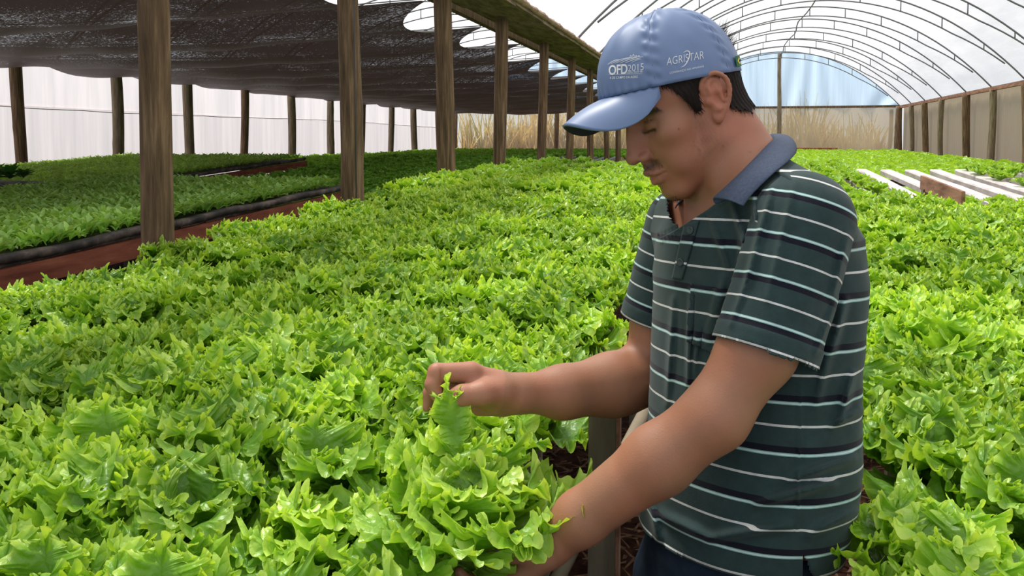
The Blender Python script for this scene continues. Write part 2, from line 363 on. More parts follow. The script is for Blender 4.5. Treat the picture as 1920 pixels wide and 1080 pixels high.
# hanging wire beside the second gutter post
p = P(675, 100, (P(675, HY, 1)[1]) and 6.9)
tag(MB().tube([(XL + .09, onX(654, XL) - .1, .9), (XL + .09, onX(654, XL) - .1, EAVE)], .004, 5).build('hanging_wire', M['wire'], None, True), 'thin vertical wire hanging beside the second thick post', 'wire')
# ================================================================= LETTUCE
def leaf_arrays(L, W, lean, bend, az, rg, cols=120, rows=9, ruf=1.0, cup=.5, z0=.0, r0=.01):
    """one frilly leaf as a fan of rows from its midrib to its crinkled margin"""
    a = np.linspace(-PI * .97, PI * .97, cols); q = np.linspace(0, 1, rows) ** .7
    A, Qq = np.meshgrid(a, q, indexing='ij')
    p = rg.uniform(0, 6.28, 10)
    k3 = 33 + rg.integers(0, 8)
    Bx = W / 2 * np.sin(A) * (.95 + .2 * np.cos(A)) * (1 + .06 * np.sin(3 * A + p[0]) + .04 * np.sin(7 * A + p[1]))
    By = L * (.5 + .5 * np.cos(A)) * (1 + .05 * np.sin(5 * A + p[2]))
    env = .55 + .45 * np.sin(4.7 * A + p[6]) * np.sin(2.3 * A + p[8])
    tri = 2 / PI * np.arcsin(np.sin(k3 * A + 2 * np.sin(3 * A + p[3]))); tri2 = 2 / PI * np.arcsin(np.sin(k3 * 2.1 * A + p[2]))
    tooth = 1 + (.040 * tri + .032 * tri2 + .035 * np.sin(15 * A + p[4])) * Qq ** 5
    My = np.clip(By * .9, 0, L * .84)
    x = Bx * Qq * tooth; y = My + (By - My) * Qq * tooth
    wgt = (.30 + .70 * np.clip((1 + np.cos(A)) * .8, 0, 1))
    f1 = 6.3 * A + p[5] + 1.2 * np.sin(2 * A + p[6]); f2 = 17 * A + p[7] + 1.8 * np.sin(3 * A + p[8]); f3 = 41 * A + p[9] + np.sin(7 * A); f4 = k3 * 1.9 * A + p[0]
    h = ruf * wgt * (.012 * np.sin(f1) * Qq ** 1.5 + .0098 * np.sin(f2) * env * Qq ** 2.0 + .0062 * np.sin(f3) * (.5 + .5 * env) * Qq ** 3 + .0034 * np.sin(f4) * Qq ** 4.5)
    sh = ruf * wgt * (.0055 * np.cos(f2 + .6) * Qq ** 3 + .0042 * np.cos(f3) * Qq ** 4 + .0015 * np.cos(f4) * Qq ** 6)
    rad = ruf * wgt * (.006 * np.sin(f2 * .5 + 1) * Qq ** 4)
    h = h + .0030 * np.sin(x * 150 + p[1]) * np.sin(y * 130 + p[2]) * np.minimum(1, Qq * 2)
    ca_, sa_ = np.cos(A), np.sin(A)
    x = x + sh * ca_ + rad * sa_; y = y - sh * sa_ * .6 + rad * ca_
    # bend along the midrib
    ys = np.linspace(0, L * 1.25, 40); ang = lean + bend * (ys / L) ** 1.6
    R_ = np.concatenate([[0], np.cumsum(np.sin(ang[:-1]) * np.diff(ys))]); Z_ = np.concatenate([[0], np.cumsum(np.cos(ang[:-1]) * np.diff(ys))])
    yc = np.clip(y, 0, L * 1.24)
    r = np.interp(yc, ys, R_); z = np.interp(yc, ys, Z_); an = np.interp(yc, ys, ang)
    hc = h + cup * x ** 2 / max(W, .01) * 1.6 - .003 * np.exp(-(x / .004) ** 2)
    r = r - hc * np.cos(an) + r0; z = z + hc * np.sin(an) + z0
    ca, sa = math.cos(az), math.sin(az)
    X = r * ca - x * sa; Y = r * sa + x * ca
    V = np.stack([X, Y, z], -1).reshape(-1, 3)
    i = np.arange(cols * rows).reshape(cols, rows)
    Q = np.stack([i[:-1, :-1], i[1:, :-1], i[1:, 1:], i[:-1, 1:]], -1).reshape(-1, 4)
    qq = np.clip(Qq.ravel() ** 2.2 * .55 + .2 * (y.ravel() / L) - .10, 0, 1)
    return V, Q, qq
def lettuce_mesh(name, seed, leaves=19, cols=150, rows=9, size=1.0, mat_=None):
    rg = np.random.default_rng(seed); Vs, Qs, qs, rs = [], [], [], []; n = 0
    for k in range(leaves):
        t = k / (leaves - 1)                      # 0 outer .. 1 inner
        L = (.185 - .055 * t) * rg.uniform(.88, 1.12) * size; W = (.185 - .055 * t) * rg.uniform(.85, 1.15) * size
        lean = math.radians((50 - 42 * t) + rg.uniform(-9, 9)); bend = math.radians((48 - 8 * t) + rg.uniform(-20, 20))
        V, Q, q = leaf_arrays(L, W, lean, bend, k * 2.39996 + rg.uniform(-.3, .3), rg, cols, rows, ruf=(1.0 + .15 * t) * size * rg.uniform(.9, 1.3), cup=rg.uniform(.1, .7), r0=.012 * (1 - t), z0=.02 * t)
        Vs.append(V); Qs.append(Q + n); n += len(V); qs.append(q * .85 + .15 * t * q); rs.append(np.full(len(V), rg.uniform(0, 1) * .7 + .3 * t))
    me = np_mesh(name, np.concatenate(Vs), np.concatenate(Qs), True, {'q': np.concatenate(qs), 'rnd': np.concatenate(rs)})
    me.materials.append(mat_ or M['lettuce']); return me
def mesh_np(me):
    V = np.empty(len(me.vertices) * 3, np.float32); me.vertices.foreach_get('co', V)
    Q = np.empty(len(me.loops), np.int32); me.loops.foreach_get('vertex_index', Q)
    out = {}
    for k in ('q', 'rnd'):
        a = np.empty(len(me.vertices), np.float32); me.attributes[k].data.foreach_get('value', a); out[k] = a
    return V.reshape(-1, 3), Q.reshape(-1, 4), out
def scatter(name, protos, spots, m, label, cat):
    """many small copies joined into ONE object: what is too many to build one by one"""
    pr = [mesh_np(p) for p in protos]; Vs, Qs, a, b = [], [], [], []; n = 0; rg = np.random.default_rng(3)
    for (x, y, z, s) in spots:
        V, Q, at = pr[rg.integers(len(pr))]; t = rg.uniform(0, 6.28); c, sn = math.cos(t), math.sin(t)
        tilt = rg.uniform(-.12, .12, 2)
        W_ = np.stack([V[:, 0] * c - V[:, 1] * sn, V[:, 0] * sn + V[:, 1] * c, V[:, 2] + tilt[0] * V[:, 0] + tilt[1] * V[:, 1]], -1) * s + (x, y, z)
        Vs.append(W_); Qs.append(Q + n); n += len(V); a.append(at['q']); b.append(at['rnd'] * .5 + rg.uniform(0, .5))
    me = np_mesh(name, np.concatenate(Vs), np.concatenate(Qs), True, {'q': np.concatenate(a), 'rnd': np.concatenate(b)})
    o = link(name, me, m); tag(o, label, cat, None, 'stuff'); return o
HEADS = [lettuce_mesh('lettuce', 20 + k, 15 + k % 2, 460, 10) for k in range(4)]
HEADS2 = [lettuce_mesh('lettuce', 24 + k, 14 + k % 2, 240, 6) for k in range(4)]
LOWS = [lettuce_mesh('lettuce', 50 + k, 10, 60, 5) for k in range(3)]
MIDS = [lettuce_mesh('lettuce', 60 + k, 8, 34, 4) for k in range(3)]
TINY = [lettuce_mesh('lettuce', 70 + k, 6, 16, 3) for k in range(3)]
def canopy(y): return 1.045 + .046 * y
def base_z(y): return canopy(y) - .185
def clear_of_man(x, y):
    """the man stands in the aisle: nothing grows inside him"""
    c = P(1415, 600, 1.27); return math.hypot((x - c[0]), (y - c[1])) > .222
spots_l, spots_r, young = [], [], []
rg = np.random.default_rng(5)
row = 0
y = .46
while y < 6.5:
    for k in range(10):
        x = -.43 - k * .205 + rg.uniform(-.03, .03) + (.10 if row % 2 else 0)
        if x > -.36: x = -.40
        yy = y + rg.uniform(-.03, .03)
        if x > -2.20 and min(math.hypot(x - q_[0], yy - q_[1]) for q_ in (P(1088, 972, 1.145), P(1032, 1018, 1.155), P(985, 1050, 1.16))) > .165: spots_l.append((x, yy))
    y += .205; row += 1
y = .60; row = 0
while y < 5.15:
    for k in range(15):
        x = .265 + k * .205 + rg.uniform(-.03, .03) + (.10 if row % 2 else 0)
        yy = y + rg.uniform(-.03, .03)
        if (x / yy) < .62 and clear_of_man(x, yy): spots_r.append((x, yy))
    y += .205; row += 1
def px_of(p):
    d = np.array(p) - CAM; z = d @ FW
    return CX + F_PX * (d @ RT) / z, CY - F_PX * (d @ UP) / z, z
allsp = [(x, y, 'l') for x, y in spots_l] + [(x, y, 'r') for x, y in spots_r]
def vis(s):
    x, y, _ = s; u, v, z = px_of((x, y, canopy(y))); return -130 < u < 2050 and v < 1330 and z > .3
allsp = [s for s in allsp if vis(s)]
allsp.sort(key=lambda s: s[1])
allsp = [(.275, 1.02, 'r'), (.285, 1.21, 'r')] + [s for s in allsp if s[2] == 'l' or math.hypot(s[0] - .28, s[1] - 1.1) > .2]
allsp.sort(key=lambda s: s[1])
near, rest = allsp[:296], allsp[296:]
def put_head(x, y, s, rg, me, z=None):
    o = link('lettuce', me); o.location = (x, y, (base_z(y) if z is None else z) + rg.uniform(-.025, .015)); o.rotation_euler = (rg.uniform(-.14, .14), rg.uniform(-.14, .14), rg.uniform(0, 6.28))
    o.scale = (s, s, s * rg.uniform(.92, 1.1)); return o
for i, (x, y, sd_) in enumerate(near):
    o = put_head(x, y, rg.uniform(.88, 1.08), rg, (HEADS if i < 85 else HEADS2)[rg.integers(4)])
    if sd_ == 'l': wh = 'in the outermost row of the man\'s bed, along the aisle' if x > -.5 and y < 1.6 else 'in the front rows at the picture\'s bottom, before the man\'s hands' if y < 1.25 else 'in mid-bed, around or just past the man\'s raised hand' if y < 2.6 else 'in the bed\'s far rows nearest the thick wooden posts' if x < -1.5 else 'in the bed\'s far rows, beyond the man\'s hands'
    else: wh = 'directly behind the man\'s lower back' if y < 1.7 else 'in the right-hand bed, level with the man\'s shoulder' if y < 3.2 else 'in the right-hand bed just before the bare white channels'
    tag(o, 'frilly light green lettuce ' + wh, 'lettuce', 'lettuces ' + wh)
if rest:
    scatter('lettuce_rows', LOWS, [(x, y, base_z(y) + rg.uniform(-.02, .02), rg.uniform(.95, 1.15)) for x, y, _ in rest], M['lettuce'], 'farther frilly green lettuces of the dense beds, growing leaf to leaf', 'lettuces')
# young lettuces farther along the channels
ys = []
for k in range(10):                       # left bed beyond the dense part
    x = -.45 - k * .2
    y = 6.6
    while y < 9.2:
        if rg.uniform() < .8: ys.append((x + rg.uniform(-.02, .02), y, base_z(y) - .01, rg.uniform(.55, .8)))
        y += .19
for k in range(24):                       # right bed
    x = .45 + k * .2
    y = 5.2
    while y < 9.0:
        bare = (1.2 < x < 2.1 and y > 5.9)
        prob = .95 if y < 5.6 else (.55 if x > 1.2 else .85)
        if not bare and rg.uniform() < prob: ys.append((x + rg.uniform(-.02, .02), y, base_z(min(y, 9)) + .0, rg.uniform(.5, .72)))
        y += .17
scatter('young_lettuce', MIDS, ys, M['young'], 'smaller young lettuces growing in the white channels past the dense beds', 'lettuces')
far = []
y = 10.0
while y < 31:
    x = -1.9
    while x < 5.6:
        if not (-.5 < x < .2): far.append((x + rg.uniform(-.05, .05), y, .87 + .012 * (y - 10), rg.uniform(.9, 1.3)))
        x += .24
    y += .26 + .008 * (y - 10)
scatter('distant_lettuce', TINY, far, M['young'], 'bright green lettuces filling the far end of the main tunnel', 'lettuces')
# ================================================================= BENCHES
def bench(x0, x1, y0, y1, zf, lab, chan, legm, pitch=.225, offs=0.0, legs=True):
    """sloping channel table: channels along y, crossbars, legs"""
    t = empty('hydroponic_bench', ((x0 + x1) / 2, y0, 0)); tag(t, lab, 'growing bench'); cx, cy = (x0 + x1) / 2, y0
    k = 0; x = x0 + .06
    while x < x1 - .03:
        za, zb = zf(y0), zf(y1)
        V = []; Fc = []
        prof = [(-.045, -.04), (-.05, 0), (-.042, .012), (.042, .012), (.05, 0), (.045, -.04)]
        N = 10
        for i in range(N + 1):
            yy = y0 + (y1 - y0) * i / N; zz = zf(yy)
            V += [(x + a - cx, yy - cy, zz + b + .004 * math.sin(yy * 2 + k)) for a, b in prof]
        n_ = len(prof)
        Fc = [(i * n_ + j, i * n_ + (j + 1) % n_, (i + 1) * n_ + (j + 1) % n_, (i + 1) * n_ + j) for i in range(N) for j in range(n_)] + [tuple(range(n_))[::-1], tuple(range(N * n_, N * n_ + n_))]
        MB().add(V, Fc).build('channel', chan, t); x += pitch; k += 1
    yy = y0 + .25
    while yy < y1:
        z = zf(yy) - .045
        MB().beam((x0 - cx, yy - cy, z - .03), (x1 - cx, yy - cy, z - .03), .05, .06).build('crossbar', legm, t)
        for xx in (x0 + .04, x1 - .04):
            MB().box((xx - cx - .035, yy - cy - .02, 0), (xx - cx + .035, yy - cy + .02, z - .06)).build('leg', legm, t)
        yy += 1.3
    return t
def bed_z(y): return base_z(y) - .015
bench(-2.15, -.40, .35, 9.2, bed_z, 'long sloping bench of pale channels under the bed the man reaches over', M['channel'], M['greyplank'])
bench(.36, 5.4, .5, 9.1, bed_z, 'wide sloping bench of white channels behind the man, its far channels bare', M['channel'], M['greyplank'])
# broad board leg and pole brace in the aisle under the bed's edge
a = P(1137, 800, 1.50)
sb_ = tag(MB().box((a[0] - .030, a[1] - .012, 0), (a[0] + .018, a[1] + .012, 1.085)).build('support_board', M['greyplank']), 'upright grey board on the soil under the edge of the man\'s lettuce bed', 'board')
es = MB().box((a[0] + .0185, a[1] - .012, 0), (a[0] + .025, a[1] + .012, 1.085)).build('edge_strip', M['plank'], sb_); es['label'] = 'thin reddish edge strip'
a0, a1 = P(1212, 765, 1.78), P(1048, 1080, 1.46); dd = (a1 - a0); a2 = a0 + dd * ((0.02 - a0[2]) / dd[2])
tag(MB().tube([a0, a1, a2], .0125, 12).build('brace_pole', M['pipe'], None, True), 'pale round pole leaning across the aisle under the lettuce bed', 'pole')
a0, a1 = P(1020, 1030, 1.40), P(985, 1110, 1.36); dd = (a1 - a0); a2 = a0 + dd * ((0.02 - a0[2]) / dd[2])
tag(MB().beam(a0, a2, .03, .045).build('brace_board', M['greyplank']), 'short slanting pale board beneath the man\'s lower forearm', 'board')
# low side board with leg on the right bench
zb = 1.262
t = empty('side_board', (1.30, 5.25, 0)); tag(t, 'short reddish side board on a stub leg among the bare channels', 'board')
MB().beam((0, 0, zb - .04), (0, 1.05, zb + .01), .02, .095).build('board', M['plank'], t); MB().box((-.02, .9, 1.0), (.02, .96, zb - .03)).build('leg', M['greyplank'], t)
# soil litter on the aisle floor
rg2 = np.random.default_rng(9); Vs = []; Fs = []; n_ = 0
for i in range(2600):
    x, y, t, l, wd = rg2.uniform(-.9, .9), rg2.uniform(.9, 4.5), rg2.uniform(0, 6.28), rg2.uniform(.015, .06), rg2.uniform(.002, .008); z = .015 + rg2.uniform(0, .03)
    c, s_ = math.cos(t), math.sin(t); dz = rg2.uniform(-.01, .02)
    Vs += [(x - l * c - wd * s_, y - l * s_ + wd * c, z), (x - l * c + wd * s_, y - l * s_ - wd * c, z + .004), (x + l * c + wd * s_, y + l * s_ - wd * c, z + dz), (x + l * c - wd * s_, y + l * s_ + wd * c, z + dz + .004)]
    Fs.append((n_, n_ + 1, n_ + 2, n_ + 3)); n_ += 4
tag(MB().add(Vs, Fs).build('leaf_litter', noisy('litter', [(.3, (.05, .025, .015)), (.7, (.22, .12, .07))], 20, 1, None, .2)), 'dry brown litter scattered on the aisle soil', 'litter', None, 'stuff')
# ---------------------------------------------------------------- left tunnel: seedling benches
def seedling_mesh(name, seed, n=7, L=.055, W=.020, segs=4, m=None):
    rg = np.random.default_rng(seed); V, Q, q, r = [], [], [], []; k0 = 0
    for k in range(n):
        az = k * 2.4 + rg.uniform(-.4, .4); lean = math.radians(rg.uniform(15, 60)); l = L * rg.uniform(.75, 1.2); zb_ = rg.uniform(.0, .03); bend = rg.uniform(.3, 1.0)
        rr, zz = .003, zb_
        for i in range(segs + 1):
            t = i / segs; wd = W * math.sin(PI * min(.97, .12 + .88 * t)) ** .8 * (.6 + .5 * t); an = lean + bend * t
            if i: rr += math.sin(an) * l / segs; zz += math.cos(an) * l / segs
            for s_ in (-1, 0, 1):
                x, y = rr, s_ * wd / 2; V.append((x * math.cos(az) - y * math.sin(az), x * math.sin(az) + y * math.cos(az), zz + (.25 * wd if s_ else 0))); q.append(.25 + .5 * t); r.append(rg.uniform(0, 1))
        for i in range(segs):
            for j in range(2): a_ = k0 + i * 3 + j; Q.append((a_, a_ + 1, a_ + 4, a_ + 3))
        k0 += (segs + 1) * 3
    me = np_mesh(name, np.array(V), np.array(Q), True, {'q': q, 'rnd': r}); me.materials.append(m or M['seedling']); return me
SEED = [seedling_mesh('seedling', 70 + k, 9, .062, .024) for k in range(6)]
SEEDLOW = [seedling_mesh('seedling', 80 + k, 8, .062, .026, 2) for k in range(4)]
def s1z(y): return EYE - .62 + .0425 * .97 * y + .03
sp = []
y = 1.0
rg = np.random.default_rng(15)
while y < 6.15:
    x = -2.97
    while x > -5.05:
        xx, yy = x + rg.uniform(-.018, .018), y + rg.uniform(-.018, .018)
        u, v, z = px_of((xx, yy, s1z(yy)))
        if u > -60: sp.append((xx, yy, s1z(yy) - .01, rg.uniform(.85, 1.3), z))
        x -= .052
    y += .052
sp.sort(key=lambda s: s[4])
for (x, y, z, s_, _) in sp[:298]:
    o = link('seedling', SEED[rg.integers(6)]); o.location = (x, y, z); o.rotation_euler = (rg.uniform(-.1, .1), rg.uniform(-.1, .1), rg.uniform(0, 6.28)); o.scale = (s_,) * 3
    tag(o, 'small leafy green seedling near the front lip of the raised seedling tray', 'seedling', 'seedlings at the front of the raised tray')
scatter('seedling_carpet', SEEDLOW + SEED[:2], [s[:4] for s in sp[298:]], M['seedling'], 'dense carpet of small green seedlings in the raised tray beside the widest post', 'seedlings')
def tray(x0, x1, y0, y1, zf, lab, h=.038):
    t = empty('seedling_tray', (x0, y0, 0)); tag(t, lab, 'growing tray')
    def P_(x, y, z): return (x - x0, y - y0, z)
    V = [P_(x0, y0, zf(y0) - .03), P_(x1, y0, zf(y0) - .03), P_(x1, y1, zf(y1) - .03), P_(x0, y1, zf(y1) - .03)]
    MB().add(V + [(a, b, c - .02) for a, b, c in V], [(0, 1, 2, 3), (7, 6, 5, 4), (0, 4, 5, 1), (1, 5, 6, 2), (2, 6, 7, 3), (3, 7, 4, 0)]).build('tray_bed', M['trough'], t)
    for xx in (x0, x1):
        N = 30; rgx = np.random.default_rng(3)
        pts = [P_(xx, y0 + (y1 - y0) * i / N, zf(y0 + (y1 - y0) * i / N) - .02 + .006 * math.sin(i * 1.3)) for i in range(N + 1)]
        V = []; n_ = 6
        for (a, b, c) in pts: V += [(a - .02, b, c - h / 2), (a + .02, b, c - h / 2), (a + .025, b, c + h * .3), (a + .015, b, c + h / 2), (a - .015, b, c + h / 2), (a - .025, b, c + h * .3)]
        Fc = [(i * n_ + j, i * n_ + (j + 1) % n_, (i + 1) * n_ + (j + 1) % n_, (i + 1) * n_ + j) for i in range(N) for j in range(n_)] + [tuple(range(n_))[::-1], tuple(range(N * n_, N * n_ + n_))]
        MB().add(V, Fc).build('tray_lip', M['trough'], t, True)
        MB().beam(P_(xx, y0, zf(y0) - .105), P_(xx, y1 + .05, zf(y1) - .105), .035, .095).build('side_board', M['plankred'], t)
    yy = y0 + .1
    while yy < y1:
        for xx in (x0 - .03, x1 + .03): MB().box(P_(xx - .03, yy - .03, 0), P_(xx + .03, yy + .03, zf(yy) - .15)).build('leg', M['greyplank'], t)
        yy += 1.45
    return t
tray(-2.90, -5.12, .9, 6.25, s1z, 'black-lipped tray on reddish boards beside the widest post')
# second row of seedlings farther back
def s2z(y): return EYE - .86 + .048 * y
sp = []; y = 5.5
while y < 12.4:
    x = -6.65
    while x > -9.8:
        sp.append((x + rg.uniform(-.03, .03), y + rg.uniform(-.03, .03), s2z(y), rg.uniform(.9, 1.4))); x -= .085
    y += .085
scatter('seedling_carpet', SEEDLOW, sp, M['seedling'], 'seedlings in the higher tray against the white screen', 'seedlings')
tray(-6.55, -9.9, 5.3, 12.5, s2z, 'black-lipped seedling tray running close to the white screen')
def s3z(y): return EYE - .62 + .042 * (y - 6.5)
sp = []; y = 6.75
while y < 14.2:
    x = -2.85
    while x > -5.7:
        sp.append((x + rg.uniform(-.04, .04), y + rg.uniform(-.04, .04), s3z(y), rg.uniform(.42, .62))); x -= .135
    y += .135
M['mid'] = leafmat('mid_green_leaf', (.13, .38, .04), (.27, .58, .07), (.42, .72, .14), .4, .4)
scatter('mid_lettuce', TINY, sp, M['mid'], 'darker green young lettuces on the bench past the seedling tray', 'lettuces')
tray(-2.80, -5.85, 6.6, 14.3, lambda y: s3z(y) - .0, 'dark-lipped tray carrying young lettuces past the first seedling tray')
def cz(y): return 1.00 + .026 * (y - 14.4)
bench(-5.0, -2.40, 14.6, 21.0, cz, 'bench of bare channels coloured a shaded grey behind the slimmer gutter posts', M['channeldark'], M['greyplank'], .26)
sp = []; y = 12.9
while y < 31:
    x = -2.5 if y > 21.5 else -6.0
    while x > -10.0:
        sp.append((x + rg.uniform(-.08, .08), y, 1.04 + .006 * (y - 13), rg.uniform(.8, 1.1))); x -= .26
    y += .3
scatter('distant_greens', TINY, sp, M['mid'], 'darker greens at the far end of the netted tunnel', 'lettuces')
# potted leafy plants at the left edge
def bigleaf(name, seed): return seedling_mesh(name, seed, 26, .13, .055, 5, M['darkleaf'])
for k, (px, py, d, lab) in enumerate([(-12, 338, 7.6, 'dark leafy bush at the picture\'s left edge, cut by the frame'), (18, 336, 7.4, 'dark glossy-leaved plant by the left end of the seedlings'), (44, 334, 7.8, 'small dark leafy plant, outermost of the clump at the left edge')]):
    q = P(px, py, d); o = link('leafy_plant', bigleaf('leafy_plant', 90 + k)); o.location = q; o.scale = (1.25 - .22 * k,) * 3; tag(o, lab, 'plant', 'dark plants at the tray\'s left end')
qa = P(15, 345, 7.6)
tag(MB().box((qa[0] - .55, qa[1] - .2, qa[2] - .05), (qa[0] + .45, qa[1] + .2, qa[2] + .02)).build('plant_box', M['trough']), 'black box holding the dark leafy plants', 'plant box')
for dx in (-.5, .4): pass
MB_leg = MB(); [MB_leg.box((qa[0] + dx - .03, qa[1] - .03, 0), (qa[0] + dx + .03, qa[1] + .03, qa[2] - .05)) for dx in (-.45, .35)]
tag(MB_leg.build('trestle', M['greyplank']), 'plain trestle under the black plant box', 'trestle')
# ---------------------------------------------------------------- dry reeds outside the end wall
def reed_mesh(seed, n=34):
    rg = np.random.default_rng(seed); V, Q, q, r = [], [], [], []; k0 = 0
    for k in range(n):
        bx, by = rg.uniform(-.6, .6), rg.uniform(-.4, .4); H = rg.uniform(2.0, 4.2); la, lr = rg.uniform(0, 6.28), rg.uniform(0, .9); wd = rg.uniform(.03, .08)
        for i in range(7):
            t = i / 6; ww = wd * (1 - .8 * t)
            x = bx + math.cos(la) * lr * t ** 1.7 * H * .4; y = by + math.sin(la) * lr * t ** 1.7 * H * .3; z = H * t * (1 - .15 * lr * t)
            V += [(x - ww, y, z), (x + ww, y + .01, z)]; q += [t, t]; rr = rg.uniform(0, 1); r += [rr, rr]
        for i in range(6): a_ = k0 + i * 2; Q.append((a_, a_ + 1, a_ + 3, a_ + 2))
        k0 += 14
    me = np_mesh('dry_reed', np.array(V), np.array(Q), False, {'q': q, 'rnd': r}); return me
RE = [reed_mesh(s_) for s_ in range(5)]
for me in RE: me.materials.append(M['reed'])
REG = [reed_mesh(s_ + 9) for s_ in range(3)]
for me in REG: me.materials.append(M['reedgreen'])
for i in range(80):
    x = XO - .5 + i * .21 + rg.uniform(-.2, .2); g_ = rg.uniform() < .3
    o = link('dry_reed', (REG if g_ else RE)[rg.integers(3)]); o.location = (x, YE + rg.uniform(2.3, 3.6), 0); o.rotation_euler = (0, 0, rg.uniform(0, 6.28)); o.scale = (1, 1, rg.uniform(.7, 1.1) * (.85 if x < XL else .8))
    tag(o, 'clump of dry brown reeds outside the far end screen', 'reeds', 'reeds outside the end screen')
# red pipe stack near the far wall
qa = P(1515, 283, 31.0)
tag(MB().box((qa[0] - .9, qa[1] - .9, 0), (qa[0] + .9, qa[1] - .3, qa[2] + .12)).build('brick_stack', noisy('red_brick', [(.4, (.25, .07, .03)), (.6, (.5, .2, .1)), (.75, (.8, .65, .5))], 30, .9)), 'low rust-red stack against the far end screen', 'brick stack')
# ================================================================= THE MAN
TV = -FW                                   # towards the viewer
def nrm(v): return v / np.linalg.norm(v)
# ---- distance-field toolkit
def ell(c, r, R=None):
    c = np.array(c, float); r = np.array(r, float)
    def f(p):
        q = p - c
        if R is not None: q = q @ R
        k0 = np.linalg.norm(q / r, axis=1); k1 = np.linalg.norm(q / (r * r), axis=1) + 1e-9
        return k0 * (k0 - 1) / k1
    return f
def cone(a, b, ra, rb):
    a = np.array(a, float); b = np.array(b, float); ab = b - a; L2 = ab @ ab + 1e-12
    def f(p):
        t = np.clip(((p - a) @ ab) / L2, 0, 1)
        return np.linalg.norm(p - a - t[:, None] * ab, axis=1) - (ra + (rb - ra) * t)
    return f
def smin(a, b, k):
    h = np.clip(.5 + .5 * (b - a) / k, 0, 1); return b + (a - b) * h - k * h * (1 - h)
def smax(a, b, k): return -smin(-a, -b, k)
class Field:
    def __init__(s): s.ops = []; s.disp = None
    def add(s, f, k=.01): s.ops.append(('+', f, k)); return s
    def sub(s, f, k=.004): s.ops.append(('-', f, k)); return s
    def ev(s, p, ops=None):
        d = None
        for (o, f, k) in (s.ops if ops is None else ops):
            v = f(p)
            if d is None: d = v if o == '+' else np.full(len(p), 9.)
            elif o == '+': d = smin(d, v, k)
            else: d = smax(d, -v, k)
        if s.disp is not None: d = d - s.disp(p)
        return d
def surface(F_, lo, hi, h, nb=14, project=1):
    """dual surface of the field at cell size h, only in blocks near the surface"""
    lo = np.array(lo); n = np.ceil((np.array(hi) - lo) / h / nb).astype(int)
    C = (np.stack(np.meshgrid(*[np.arange(k) for k in n], indexing='ij'), -1).reshape(-1, 3))
    cc = lo + (C + .5) * nb * h; Rb = nb * h * .866
    D = np.stack([f(cc) for (_, f, _) in F_.ops]); d = None; plus = np.array([o == '+' for (o, _, _) in F_.ops]); ks = np.array([k for (_, _, k) in F_.ops])
    for j, (o, f, k) in enumerate(F_.ops):
        v = D[j]; d = v if d is None else (smin(d, v, k) if o == '+' else smax(d, -v, k))
    kp = np.where(np.abs(d) < Rb * 1.6 + .006)[0]; dmn = D[plus].min(0)
    use = np.where(plus[:, None], D < dmn + 2.2 * Rb + .01 + ks[:, None] * 1.2, D < 1.3 * Rb + .012)
    N = n * nb + 2
    def gid(ix): return (ix[..., 0] * N[1] + ix[..., 1]) * N[2] + ix[..., 2]
    g = np.arange(nb + 1); G = np.stack(np.meshgrid(g, g, g, indexing='ij'), -1)
    vid, vp, edges = [], [], []
    corners = np.array([(i, j, k) for i in (0, 1) for j in (0, 1) for k in (0, 1)])
    ed = [(a, b) for a in range(8) for b in range(a + 1, 8) if np.abs(corners[a] - corners[b]).sum() == 1]
    for bi in kp:
        base = C[bi] * nb; pts = lo + (base + G) * h
        ops = [F_.ops[j] for j in np.where(use[:, bi])[0]]
        f = F_.ev(pts.reshape(-1, 3), ops).reshape(nb + 1, nb + 1, nb + 1)
        if f.min() > 0 or f.max() < 0: continue
        cor = np.stack([f[c[0]:nb + c[0], c[1]:nb + c[1], c[2]:nb + c[2]] for c in corners], -1)
        act = (cor.min(-1) < 0) & (cor.max(-1) >= 0); ai = np.argwhere(act)
        if not len(ai): continue
        cv = cor[act]; acc = np.zeros((len(ai), 3)); cnt = np.zeros(len(ai))
        for a, b in ed:
            fa, fb = cv[:, a], cv[:, b]; x = (fa < 0) != (fb < 0); t = np.where(x, fa / np.where(fa - fb == 0, 1, fa - fb), 0)
            acc += np.where(x[:, None], corners[a] + t[:, None] * (corners[b] - corners[a]), 0); cnt += x
        p = lo + (base + ai + acc / cnt[:, None]) * h
        for _ in range(project):
            e = h * .25; m_ = len(p); p4 = np.concatenate([p, p + [e, 0, 0], p + [0, e, 0], p + [0, 0, e]]); f4 = F_.ev(p4, ops).reshape(4, m_)
            gr = ((f4[1:] - f4[0]) / e).T; st = f4[0][:, None] * gr / (np.sum(gr * gr, 1)[:, None] + 1e-6); ln = np.linalg.norm(st, axis=1)[:, None]
            p = p - st * np.minimum(1, h * .7 / (ln + 1e-9))
        vid.append(gid(base + ai)); vp.append(p)
        for ax in range(3):
            e = np.zeros(3, int); e[ax] = 1
            f0 = f[:nb, :nb, :nb]; f1 = f[e[0]:nb + e[0], e[1]:nb + e[1], e[2]:nb + e[2]]
            x = np.argwhere((f0 < 0) != (f1 < 0))
            if len(x): edges.append(np.c_[base + x, np.full(len(x), ax), (f0[tuple(x.T)] < 0)])
    vid = np.concatenate(vid); vp = np.concatenate(vp); o = np.argsort(vid); vid = vid[o]; vp = vp[o]
    edges = np.concatenate(edges); quads = []
    for ax in range(3):
        e = edges[edges[:, 3] == ax]; u = np.zeros(3, int); v = np.zeros(3, int); u[(ax + 1) % 3] = 1; v[(ax + 2) % 3] = 1
        g4 = np.stack([gid(e[:, :3]), gid(e[:, :3] - u), gid(e[:, :3] - u - v), gid(e[:, :3] - v)], -1)
        ix = np.searchsorted(vid, g4); ix = np.clip(ix, 0, len(vid) - 1); ok = (vid[ix] == g4).all(1)
        ix = ix[ok]; fl = e[ok, 4] == 0; ix[fl] = ix[fl][:, ::-1]; quads.append(ix)
